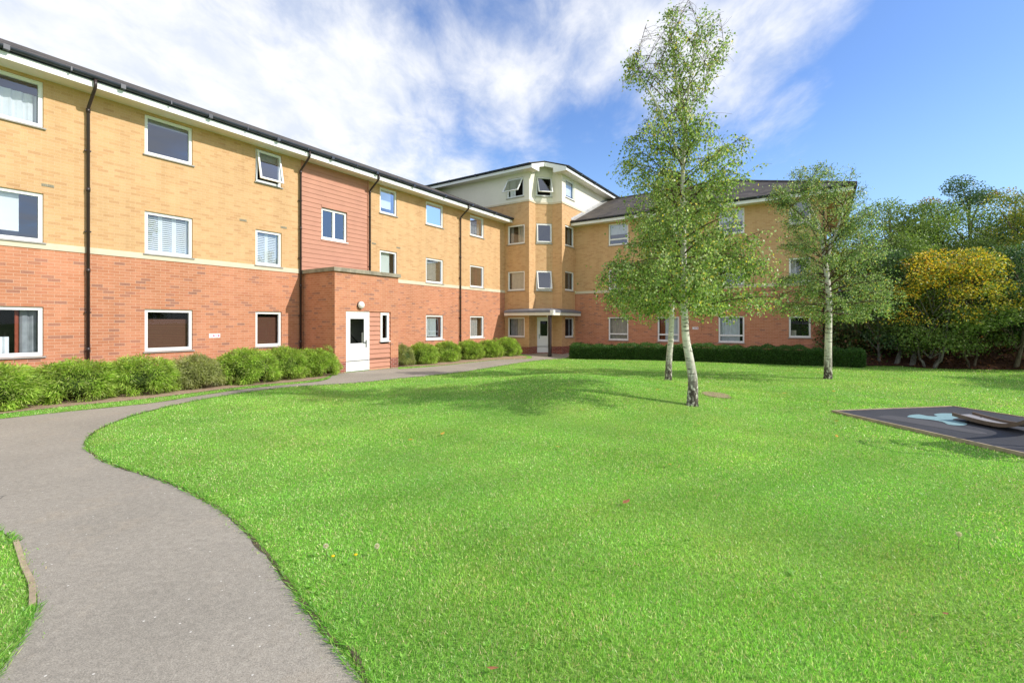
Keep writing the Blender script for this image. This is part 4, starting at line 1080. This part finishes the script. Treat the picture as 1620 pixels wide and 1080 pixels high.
# far belt of trees closing the gaps
n = 30000
ux = rng.uniform(0, 1, n); px_ = 13.5+ux*26; py_ = 32-ux*16+rng.normal(size=n)*1.2
hgt = rng.random(n)**.8*(5.0+1.0*np.sin(px_*.9)+.7*np.sin(px_*2.3))
P = np.stack([px_, py_, terrain(px_, py_)+hgt], -1); D = unit(rng.normal(size=(n, 3))+np.array([0, 0, -.3]))
C = tint(n, DRK+[(.06, .05, .02)], [.3, .3, .2, .1, .1], .3)
tag(link('far_woodland', leaf_mesh('far_woodland', P, D, rand_side(D), rng.uniform(.18, .34, n), rng.uniform(.12, .2, n), C, MT['leaf'])), 'dense dark belt of far woodland closing the view', 'woodland', kind='stuff')
n = 9000
px_ = rng.uniform(13.5, 24, n); py_ = rng.uniform(15.2, 22, n); k = in_poly(px_, py_, WOOD); px_, py_ = px_[k], py_[k]; n = len(px_)
P = np.stack([px_, py_, terrain(px_, py_)+.025+rng.random(n)*.05], -1); D = unit(rng.normal(size=(n, 3))*np.array([1, 1, .35]))
C = tint(n, [(.10, .045, .022), (.17, .07, .03), (.24, .11, .04), (.07, .035, .02)], [.3, .3, .15, .25], .3)
S = unit(np.cross(D, np.array([0, 0, 1.0])+rng.normal(size=(n, 3))*.3))
tag(link('leaf_litter', leaf_mesh('leaf_litter', P, D, S, rng.uniform(.06, .12, n), rng.uniform(.04, .08, n), C, MT['leaf'])), 'scattered russet fallen leaves on the woodland floor', 'leaf litter', kind='stuff')

# ------------------------------------------------------------------ gate and fence past the building end
def boards(r, w, z1, n, mat, name='boards'):
    m = MB(); bw = w/n
    for i in range(n):
        m.box((i*bw+.006, -.012, .05+random.uniform(0, .015)), ((i+1)*bw-.006, .012, z1+random.uniform(-.012, .012)))
    m.build(name, MT[mat], r)
gx_, gy_ = W(15.50, 3.9)
g = tag(empty('timber_gate', (gx_, gy_, tz(gx_, gy_)), -TH), 'dark boarded timber gate with diagonal brace between the building end and the fence', 'gate')
boards(g, 1.35, 1.72, 10, 'darkwood')
m = MB(); m.box((.02, -.045, .25), (1.33, -.0125, .35)); m.box((.02, -.045, 1.42), (1.33, -.0125, 1.52)); m.prism([(.05, -.042, .36), (.17, -.042, .36), (1.30, -.042, 1.41), (1.18, -.042, 1.41)], (0, .028, 0)); m.build('brace', MT['darkwood'], g)
m = MB(); m.box((-.09, -.05, -.1), (-.003, .05, 1.9)); m.box((1.353, -.05, -.1), (1.44, .05, 1.9)); m.build('gate_post', MT['darkwood'], g)
m = MB(); m.box((.35, -.075, 1.56), (.95, -.046, 1.60)); m.build('latch_bar', MT['timber'], g)
f0 = W(16.96, 3.9)
fr = tag(empty('timber_fence', (*f0, tz(*f0)), -TH+R(6)), 'dark close-boarded timber fence beside the gate', 'fence')
boards(fr, 3.2, 1.66, 24, 'darkwood')
m = MB(); m.box((0, .0125, .3), (3.2, .05, .38)); m.box((0, -.05, 1.40), (3.2, -.0125, 1.47)); m.build('rail', MT['timber'], fr)
for q in (0, 1.6, 3.2):
    m = MB(); m.box((q-.045, .052, -.1), (q+.045, .14, 1.8)); m.build('fence_post', MT['darkwood'], fr)

# ------------------------------------------------------------------ play area
MAT = [(5.90, 8.56), (8.52, 9.04), (9.05, 6.3), (6.42, 5.75)]
MAT = [(5.90, 8.56), (8.55, 9.04), (9.12, 6.22), (6.40, 5.30)]
mo = (MAT[0][0], MAT[0][1], 0)
matr = tag(empty('play_mat', mo), 'black rubber play surface with pale blue splash and timber edging', 'play mat')
def flat(name, poly, z, mat, parent, o):
    m = MB(); m.prism([(p[0]-o[0], p[1]-o[1], z-.03 if False else z-.012) for p in poly], (0, 0, .012)); return m.build(name, mat, parent)
mb_ = MB(); mb_.prism([(p[0]-mo[0], p[1]-mo[1], -.05) for p in reversed(MAT)], (0, 0, .085)); mb_.build('rubber_surface', MT['rubber'], matr)
SPL = smooth_line([(6.80, 8.02), (6.98, 8.17), (7.20, 8.24), (7.22, 8.10), (7.36, 8.06), (7.46, 8.24), (7.72, 8.34), (7.92, 8.27), (7.86, 8.04), (7.58, 7.92), (7.36, 7.78), (7.34, 7.56), (7.25, 7.42), (7.06, 7.34), (6.95, 7.42), (7.04, 7.62), (6.99, 7.80), (6.86, 7.90), (6.80, 8.02)], .06)[:-1]
m = MB(); m.quad(*[(p[0]-mo[0], p[1]-mo[1], .0395) for p in SPL]); o_ = m.build('splash_marking', MT['splash'], matr)
GRY = smooth_line([(6.25, 8.0), (6.6, 8.15), (6.9, 7.7), (6.95, 7.2), (6.98, 6.85), (6.80, 6.80), (6.55, 7.3), (6.25, 8.0)], .08)[:-1]
m = MB(); m.quad(*[(p[0]-mo[0], p[1]-mo[1], .0375) for p in GRY]); m.build('grey_marking', MT['greyplay'], matr)
for i in range(4):
    a, b = Vector(MAT[i]), Vector(MAT[(i+1) % 4]); d = (b-a).normalized(); nn = Vector((-d.y, d.x))
    if (Vector((7.4, 7.4))-a).dot(nn) > 0: nn = -nn
    m = MB(); q = [a-d*.0+nn*.002, b+nn*.002, b+nn*.036, a+nn*.036]
    P8 = [(p.x-mo[0], p.y-mo[1], -.06) for p in q]+[(p.x-mo[0], p.y-mo[1], .046+.003*i) for p in q]
    m.hexa(P8); m.build('edging', MT['timber'], matr)
# slide with a flat run-out, its upper end out of view
sl = tag(empty('playground_slide', (7.5, 7.75, .035)), 'low end of a brown sided metal slide on the black play mat', 'slide')
prof = [(0, .10), (.25, .075), (.5, .06), (.75, .075), (.95, .15), (1.12, .28), (1.3, .46), (1.5, .72), (1.7, 1.02), (1.9, 1.30), (2.05, 1.36)]
prof = [tuple(p) for p in np.array(smooth3([(a, 0, b) for a, b in prof], 4))[:, [0, 2]]]
ax = (.10, -.995); wd = (.995, .10)
def SP(s, z, k): return (ax[0]*s+wd[0]*k, ax[1]*s+wd[1]*k, z)
m = MB()
for i in range(len(prof)-1):
    (s0, h0), (s1_, h1) = prof[i], prof[i+1]
    m.quad(SP(s0, h0, -.17), SP(s0, h0, .17), SP(s1_, h1, .17), SP(s1_, h1, -.17), smooth=True)
m.build('chute', MT['slide_steel'], sl)
for sd in (-1, 1):
    m = MB(); k0, k1 = sd*.172, sd*.20
    for i in range(len(prof)-1):
        (s0, h0), (s1_, h1) = prof[i], prof[i+1]
        ka, kb = min(k0, k1), max(k0, k1)
        m.hexa([SP(s0, h0-.022, kb), SP(s1_, h1-.022, kb), SP(s1_, h1-.022, ka), SP(s0, h0-.022, ka), SP(s0, h0+.035, kb), SP(s1_, h1+.035, kb), SP(s1_, h1+.035, ka), SP(s0, h0+.035, ka)])
    m.build('side_board', MT['slide_side'], sl)
m = MB()
for k in (-.12, .12):
    m.tube([SP(.18, -.02, k), SP(.18, .085, k)], .018, 8); m.tube([SP(.55, -.02, k), SP(.55, .06, k)], .018, 8)
for k in (-.24, .24):
    m.tube([SP(2.05, -.02, k), SP(2.05, 1.9, k), SP(2.25, 1.95, k), SP(2.6, 1.9, k), SP(2.75, -.02, k)], .022, 8)
m.build('support', MT['steel'], sl)
m = MB()
for q in range(5): m.tube([SP(2.62+.02*q*-1+.06, .25+.25*q, -.24), SP(2.62-.02*q+.06, .25+.25*q, .24)], .018, 6)
m.hexa([SP(2.05, 1.30, .23), SP(2.6, 1.30, .23), SP(2.6, 1.30, -.23), SP(2.05, 1.30, -.23), SP(2.05, 1.34, .23), SP(2.6, 1.34, .23), SP(2.6, 1.34, -.23), SP(2.05, 1.34, -.23)])
m.build('ladder', MT['slide_side'], sl)

# timber edging strip of the near-left lawn corner
ep = smooth_line([(-3.75, 3.52), (-3.58, 3.38), (-3.3, 3.15), (-3.02, 2.93), (-2.80, 2.72)], .1)
m = MB()
for i in range(len(ep)-1):
    a, b = Vector(ep[i]), Vector(ep[i+1]); d = (b-a).normalized(); nn = Vector((-d.y, d.x))*.02; o = Vector(ep[0]); nn *= .75
    q = [a-nn-o, b-nn-o, b+nn-o, a+nn-o]
    m.hexa([(p.x, p.y, -.05) for p in (q if (q[1]-q[0]).cross(q[2]-q[1]) > 0 else q[::-1])]+[(p.x, p.y, .016) for p in (q if (q[1]-q[0]).cross(q[2]-q[1]) > 0 else q[::-1])])
tag(m.build('path_edging', MT['timber'], None, (ep[0][0], ep[0][1], 0)), 'weathered timber edging strip between the path and the near left lawn corner', 'path edging')

# ------------------------------------------------------------------ grass
HEDGE_P = [tuple(ha-hn*.02), tuple(hb-hn*.02), tuple(hb+hn*5), tuple(ha+hn*5)]
BLD = [W(0, 0), W(0, -26), W(-12, -26), W(-12, 14), W(17, 14), W(17, 3.1), W(3, 3.1), W(3, 1.4), W(1.64, 0)]
PORCH = [W(0, -12.54), W(1.82, -12.54), W(1.82, -9.77), W(0, -9.77)]
def lawn_mask(x, y):
    k = np.ones(x.shape, bool)
    for pl in (PATH, BED1, BED2, BED3, WOOD, MAT, HEDGE_P, BLD, PORCH): k &= ~in_poly(x, y, pl)
    k &= ~(in_poly(x, y, BARE) & (rng.random(x.shape) < .25+.6*(np.sin(x*31)*np.sin(y*27) > -.3)))
    return k
def patch(x, y):
    return (np.sin(x*1.3+1.7*np.sin(y*.7))+np.sin(y*1.9+1.3*np.sin(x*.9)+2)+.7*np.sin(x*3.7+y*2.9)+.5*np.sin(x*7.1-y*5.3))/3.2
GP, GD, GS, GLn, GW, GC = [], [], [], [], [], []
for (r0, r1, dens, wd_, hh_) in [(1.7, 3.2, 18000, .0033, .027), (3.2, 5.0, 10500, .0043, .027), (5.0, 8.0, 5000, .0058, .026), (8, 13, 2000, .009, .028), (13, 22, 620, .015, .028), (22, 29, 150, .025, .03)]:
    th0 = R(66); area = th0*(r1*r1-r0*r0); n = int(area*dens)
    a = rng.uniform(-th0, th0, n); r_ = np.sqrt(rng.uniform(r0*r0, r1*r1, n)); x = r_*np.sin(a); y = r_*np.cos(a)
    jt = .012+.05*rng.random(n)**6; jx = x+rng.normal(size=n)*jt; jy = y+rng.normal(size=n)*jt
    k = lawn_mask(jx, jy); x, y = x[k], y[k]; n = len(x)
    pt_ = patch(x, y)
    z = terrain(x, y)
    lean = rng.normal(size=(n, 2))*.55+np.stack([np.sin(x*9+y*3)*.15, np.cos(y*8-x*4)*.15], -1)
    D = unit(np.concatenate([lean, np.ones((n, 1))], 1))
    GP.append(np.stack([x, y, z-.004], -1)); GD.append(D); GS.append(rand_side(D))
    GLn.append(hh_*rng.uniform(.55, 1.35, n)*(1+.18*pt_)); GW.append(wd_*rng.uniform(.7, 1.4, n))
    C = tint(n, [(.175, .485, .06), (.27, .635, .09), (.365, .73, .14), (.56, .76, .34), (.74, .70, .42)], [.26, .31, .23, .13, .07], .35)
    warm = np.clip(.5+.5*pt_, 0, 1)[:, None]
    worn = np.clip(patch(x*.63+4, y*.71-2)*1.6-.35, 0, 1)[:, None]*rng.random((n, 1)); C = C*(1-worn*.45)+worn*.45*np.array([.56, .56, .20])
    C = C*(1+warm*np.array([.34, .08, .12])-.10)
    C = C*(.86+.28*np.clip(.5+.5*np.sin(x*2.3+np.cos(y*1.7)*2)*np.sin(y*2.9+1), 0, 1))[:, None]
    GC.append(C)
# longer blades leaning out over the path edges
for line, side in ((PR, -1), (PL, -1), (PC[8:], -1)):
    q = np.array(line); seg = np.diff(q, axis=0); ln = np.hypot(seg[:, 0], seg[:, 1]); near = np.hypot(q[:-1, 0], q[:-1, 1])
    for i in range(len(seg)):
        nb = int(ln[i]*(900 if near[i] < 5 else 420 if near[i] < 9 else 160))
        if nb == 0: continue
        t_ = rng.random(nb)[:, None]; nv = np.array([seg[i, 1], -seg[i, 0]])/max(ln[i], 1e-6)*(-side)
        if side == -1 and line is not PR and line is not PL and -3.75 < q[i][0] < -2.8: continue      # the timber edging stands here
        wob = .5+.5*math.sin(q[i][0]*7.3+q[i][1]*5.1)*math.sin(q[i][0]*17+q[i][1]*13+1)
        nb = max(1, int(nb*wob)); t_ = t_[:nb]
        xy = q[i]+seg[i]*t_+nv*(rng.random((nb, 1))**1.3*.07-.022*wob-.012*(rng.random((nb, 1)) < .12))
        D = unit(np.concatenate([-nv*rng.uniform(.1, 1.1, (nb, 1))+rng.normal(size=(nb, 2))*.45, np.full((nb, 1), .8)], 1))
        GP.append(np.stack([xy[:, 0], xy[:, 1], terrain(xy[:, 0], xy[:, 1])+.004], -1)); GD.append(D); GS.append(rand_side(D))
        GLn.append(rng.uniform(.025, .065, nb)); GW.append(rng.uniform(.003, .0055, nb)*(1 if near[i] < 5 else 1.8))
        GC.append(tint(nb, [(.12, .33, .04), (.20, .46, .06), (.30, .56, .10), (.42, .50, .16)], [.35, .35, .2, .1], .3))
P = np.concatenate(GP); n = len(P); Wd = np.concatenate(GW)
me = leaf_mesh('grass', P, np.concatenate(GD), np.concatenate(GS), np.concatenate(GLn), Wd, np.concatenate(GC), MT['grassblade'])
tag(link('grass', me), 'short bright green mown grass of the lawn', 'grass', kind='stuff')
print('grass blades', n)
# broad-leaved weeds, mostly along the near edge of the path
xs, ys = [], []
for (x, y) in PR:
    if 1.5 < y < 6.5:
        for q in range(6):
            t = abs(rng.normal())*.22+.0; xs.append(x+t*.75+rng.normal()*.05); ys.append(y+t*.6+rng.normal()*.05)
for q in range(40):
    a = rng.uniform(-R(50), R(50)); r_ = rng.uniform(1.9, 4.0); xs.append(r_*math.sin(a)); ys.append(r_*math.cos(a))
xs, ys = np.array(xs), np.array(ys); k = lawn_mask(xs, ys); xs, ys = xs[k], ys[k]
Pw, Dw, Sw, Lw, Cw = [], [], [], [], []
for x, y in zip(xs, ys):
    kk = rng.integers(4, 9); s = rng.uniform(.4, 1.1)
    for q in range(kk):
        a = q/kk*6.28+rng.normal()*.2; e = rng.uniform(.25, .6)
        d = np.array([math.cos(a)*math.cos(e), math.sin(a)*math.cos(e), math.sin(e)])
        Pw.append((x, y, tz(x, y)+.008)); Dw.append(d); Sw.append(np.cross(d, (0, 0, 1))/max(.2, math.cos(e))); Lw.append(.036*s*rng.uniform(.6, 1.3))
Pw, Dw, Sw, Lw = map(np.array, (Pw, Dw, Sw, Lw)); n = len(Pw)
tag(link('lawn_weeds', leaf_mesh('lawn_weeds', Pw, Dw, unit(Sw), Lw, Lw*.42, tint(n, [(.20, .46, .05), (.28, .54, .08), (.38, .58, .16)], [.4, .4, .2], .2), MT['leaf'])), 'broad-leaved weeds and clover in the lawn by the path edge', 'weeds', kind='stuff')

# dandelions and fallen leaves
dand_mat = plain('dandelion fluff', (.62, .60, .55), .9, .1, .1, 40.0); yel_mat = plain('dandelion yellow', (.75, .50, .02), .8, .1, .1, 40.0); stem_mat = plain('flower stem', (.20, .22, .08), .8, .2, .2, 30.0); leaf_y = plain('fallen yellow leaf', (.52, .32, .05), .7, .2, .2, 30.0); leaf_o = plain('fallen russet leaf', (.30, .13, .06), .7, .2, .2, 30.0)
def clock(x, y, h, label):
    r = tag(empty('dandelion_clock', (x, y, tz(x, y))), label, 'dandelion'); m = MB(); m.tube([(0, 0, 0), (.006, .004, h*.6), (.002, 0, h)], .0022, 6); m.build('stem', stem_mat, r)
    nn_ = 260; d = unit(rng.normal(size=(nn_, 3))); s = rand_side(d)
    link('seed_head', leaf_mesh('seed_head', np.array([(.002, 0, h+.012)])+d*.004, d, s, .016, .0035, np.tile([.80, .74, .64], (nn_, 1)), MT['leaf']), r)
clock(-1.30, 3.25, .085, 'grey dandelion clock nearest the path edge'); clock(-.95, 3.27, .075, 'dandelion clock right of the one by the path edge'); clock(3.26, 3.40, .10, 'lone dandelion clock on a long stalk in the right foreground lawn')
def flower(x, y, label):
    r = tag(empty('dandelion_flower', (x, y, tz(x, y))), label, 'dandelion'); m = MB(); m.tube([(0, 0, 0), (.003, 0, .04)], .002, 6); m.build('stem', stem_mat, r)
    m = MB(); m.ball((.003, 0, .043), .013, 12, 6, 0, (1, 1, .45)); m.build('petals', yel_mat, r)
flower(-1.24, 3.22, 'yellow dandelion flower beside the clock at the path edge'); flower(-1.09, 3.24, 'yellow dandelion flower midway between the two clocks by the path')
def fallen(x, y, mat, label=None, s=.05):
    m = MB(); a = random.uniform(0, 6.28); c, sn = math.cos(a), math.sin(a)
    P = [(-1, 0, .1), (-.3, .42, .35), (.3, .40, .30), (1, 0, .5), (.35, -.42, .25), (-.35, -.40, .15)]
    q = [((p[0]*c-p[1]*sn)*s, (p[0]*sn+p[1]*c)*s, p[2]*s) for p in P]
    m.quad(q[0], q[1], q[2], q[3]); m.quad(q[0], q[3], q[4], q[5])
    o = m.build('fallen_leaf', mat, None, (x, y, tz(x, y)+.032)); tag(o, label or 'small yellow fallen leaf lying on the open lawn', 'fallen leaf', 'fallen leaves on the lawn')
for x, y in [(6.49, 9.38), (9.19, 12.31), (5.04, 7.15), (3.84, 8.32), (4.83, 8.27), (-1.39, 6.39), (-1.0, 6.7), (1.79, 5.29), (5.3, 7.6), (2.9, 7.2), (1.2, 7.9), (6.2, 10.6), (7.6, 11.0), (8.1, 10.2), (4.6, 6.6), (5.6, 10.0), (3.0, 9.6), (.6, 6.0)]: fallen(x, y, leaf_y)
fallen(1.03, 4.20, leaf_o, 'reddish fallen leaf on the middle of the lawn'); fallen(2.41, 2.59, leaf_o, 'russet fallen leaf in the near right grass', .028); fallen(-.09, 2.18, leaf_o, 'orange-brown fallen leaf at the bottom edge of the lawn', .03)

# ------------------------------------------------------------------ sky, sun, camera
SUN_EL = R(35.0); SAZ = math.atan2(.954, -.299)     # clockwise from +Y
world = bpy.data.worlds.new('World'); scene.world = world; world.use_nodes = True
t = world.node_tree; t.nodes.clear()
def wn(typ, ins=None, **kw):
    nd = t.nodes.new(typ)
    for k, v in kw.items(): setattr(nd, k, v)
    for k, v in (ins or {}).items():
        if isinstance(v, bpy.types.NodeSocket): t.links.new(v, nd.inputs[k])
        else: nd.inputs[k].default_value = v
    return nd
def wm(op, a, b=0.0, c=0.0): return wn('ShaderNodeMath', {0: a, 1: b, 2: c}, operation=op).outputs[0]
sky = wn('ShaderNodeTexSky', sky_type='NISHITA', sun_disc=False, sun_elevation=SUN_EL, sun_rotation=SAZ, altitude=50, air_density=1.0, dust_density=.6, ozone_density=1.6)
gen = wn('ShaderNodeTexCoord').outputs['Generated']
dirn = wn('ShaderNodeVectorMath', {0: gen}, operation='NORMALIZE').outputs[0]
sep = wn('ShaderNodeSeparateXYZ', {0: dirn})
zc = wm('ADD', wm('MAXIMUM', sep.outputs[2], 0.0), .16)
flatv = wn('ShaderNodeCombineXYZ', {0: wm('DIVIDE', sep.outputs[0], zc), 1: wm('DIVIDE', sep.outputs[1], zc)}).outputs[0]
mp = wn('ShaderNodeMapping', {'Vector': flatv, 'Rotation': (0, 0, R(-35)), 'Scale': (1.0, .62, 1.0)}).outputs[0]
n1_ = wn('ShaderNodeTexNoise', {'Vector': mp, 'Scale': 1.7, 'Detail': 9.0, 'Roughness': .60, 'Distortion': .45}).outputs[0]
n2_ = wn('ShaderNodeTexNoise', {'Vector': mp, 'Scale': 6.5, 'Detail': 6.0, 'Roughness': .62, 'Distortion': .3}).outputs[0]
def blob(px, py, deg, amp):
    v = Vector(((px-810)/737, 1, (511-py)/737)).normalized()
    d = wn('ShaderNodeVectorMath', {0: dirn, 1: v}, operation='DOT_PRODUCT').outputs[1]
    mr = wn('ShaderNodeMapRange', {0: d, 1: math.cos(R(deg)), 2: 1.0, 3: 0.0, 4: amp}, interpolation_type='SMOOTHSTEP')
    return mr.outputs[0]
tot = None
for bl in [(-300, 100, 44, .62), (150, 60, 26, .40), (400, 190, 22, .42), (690, 110, 18, .38), (730, 220, 13, .36), (950, 110, 14, .62), (1190, 100, 15, .46), (1590, 130, 19, -.55), (1180, 110, 12, .16), (560, 230, 16, .14), (440, 50, 9, -.38), (690, 195, 6, -.26), (290, 20, 6, -.15), (250, 200, 5, -.12), (1000, 250, 11, -.25), (830, 60, 5, -.12), (900, 215, 6, -.18)]:
    b_ = blob(*bl); tot = b_ if tot is None else wm('ADD', tot, b_)
for v_, dg_, am_ in (((0, -1, .5), 80, 1.3), ((.9, -.5, .75), 45, .6)):      # unseen cloud behind the viewer, added to brighten the fill light
    d_ = wn('ShaderNodeVectorMath', {0: dirn, 1: Vector(v_).normalized()}, operation='DOT_PRODUCT').outputs[1]
    tot = wm('ADD', tot, wn('ShaderNodeMapRange', {0: d_, 1: math.cos(R(dg_)), 2: 1.0, 3: 0.0, 4: am_}, interpolation_type='SMOOTHSTEP').outputs[0])
cov = wm('ADD', wm('ADD', wm('MULTIPLY', wm('SUBTRACT', n1_, .5), 1.9), wm('MULTIPLY', wm('SUBTRACT', n2_, .5), .75)), tot)
mask = wn('ShaderNodeMapRange', {0: cov, 1: .08, 2: 1.0, 3: 0.0, 4: .93}, interpolation_type='SMOOTHSTEP').outputs[0]
shade = wn('ShaderNodeMapRange', {0: n2_, 1: .35, 2: .6, 3: 0.0, 4: 1.0}).outputs[0]
ccol = wn('ShaderNodeMix', {0: shade}, data_type='RGBA'); ccol.inputs[6].default_value = (5.8, 6.15, 6.8, 1); ccol.inputs[7].default_value = (7.3, 7.35, 7.5, 1)
gain = wn('ShaderNodeMix', {0: 1.0}, data_type='RGBA', blend_type='MULTIPLY'); t.links.new(sky.outputs[0], gain.inputs[6]); gain.inputs[7].default_value = (1.02, 1.24, 1.62, 1)
mx = wn('ShaderNodeMix', {0: mask}, data_type='RGBA'); hz_f = wn('ShaderNodeMapRange', {0: sep.outputs[2], 1: .42, 2: 0.0, 3: 0.0, 4: .55}, interpolation_type='SMOOTHSTEP').outputs[0]
pale = wn('ShaderNodeMix', {0: hz_f}, data_type='RGBA'); t.links.new(gain.outputs[2], pale.inputs[6]); pale.inputs[7].default_value = (3.3, 5.4, 7.0, 1)
t.links.new(pale.outputs[2], mx.inputs[6]); t.links.new(ccol.outputs[2], mx.inputs[7])
bg = wn('ShaderNodeBackground', {0: mx.outputs[2], 1: .15}); out = wn('ShaderNodeOutputWorld'); t.links.new(bg.outputs[0], out.inputs[0])

sd = bpy.data.lights.new('sun', 'SUN'); sd.energy = 4.6; sd.angle = R(.53); sd.color = (1.0, .95, .87)
so = bpy.data.objects.new('sun', sd); COL.objects.link(so)
sv = Vector((math.sin(SAZ)*math.cos(SUN_EL), math.cos(SAZ)*math.cos(SUN_EL), math.sin(SUN_EL)))
so.rotation_euler = (-sv).to_track_quat('-Z', 'Y').to_euler(); so.location = (20, -5, 25)

cam = bpy.data.cameras.new('camera'); cam.sensor_width = 36; cam.sensor_fit = 'HORIZONTAL'; cam.lens = 36*737/1620; cam.shift_y = -29/1620
cam.clip_end = 2000; cam.clip_start = .05
co = bpy.data.objects.new('camera', cam); COL.objects.link(co); co.location = (0, 0, 1.65); co.rotation_euler = (R(90), 0, 0); scene.camera = co
scene.view_settings.view_transform = 'Standard'; scene.view_settings.look = 'None'; scene.view_settings.exposure = 0; scene.view_settings.gamma = 1
scene.cycles.max_bounces = 8; scene.cycles.transparent_max_bounces = 12; scene.cycles.sample_clamp_indirect = 6
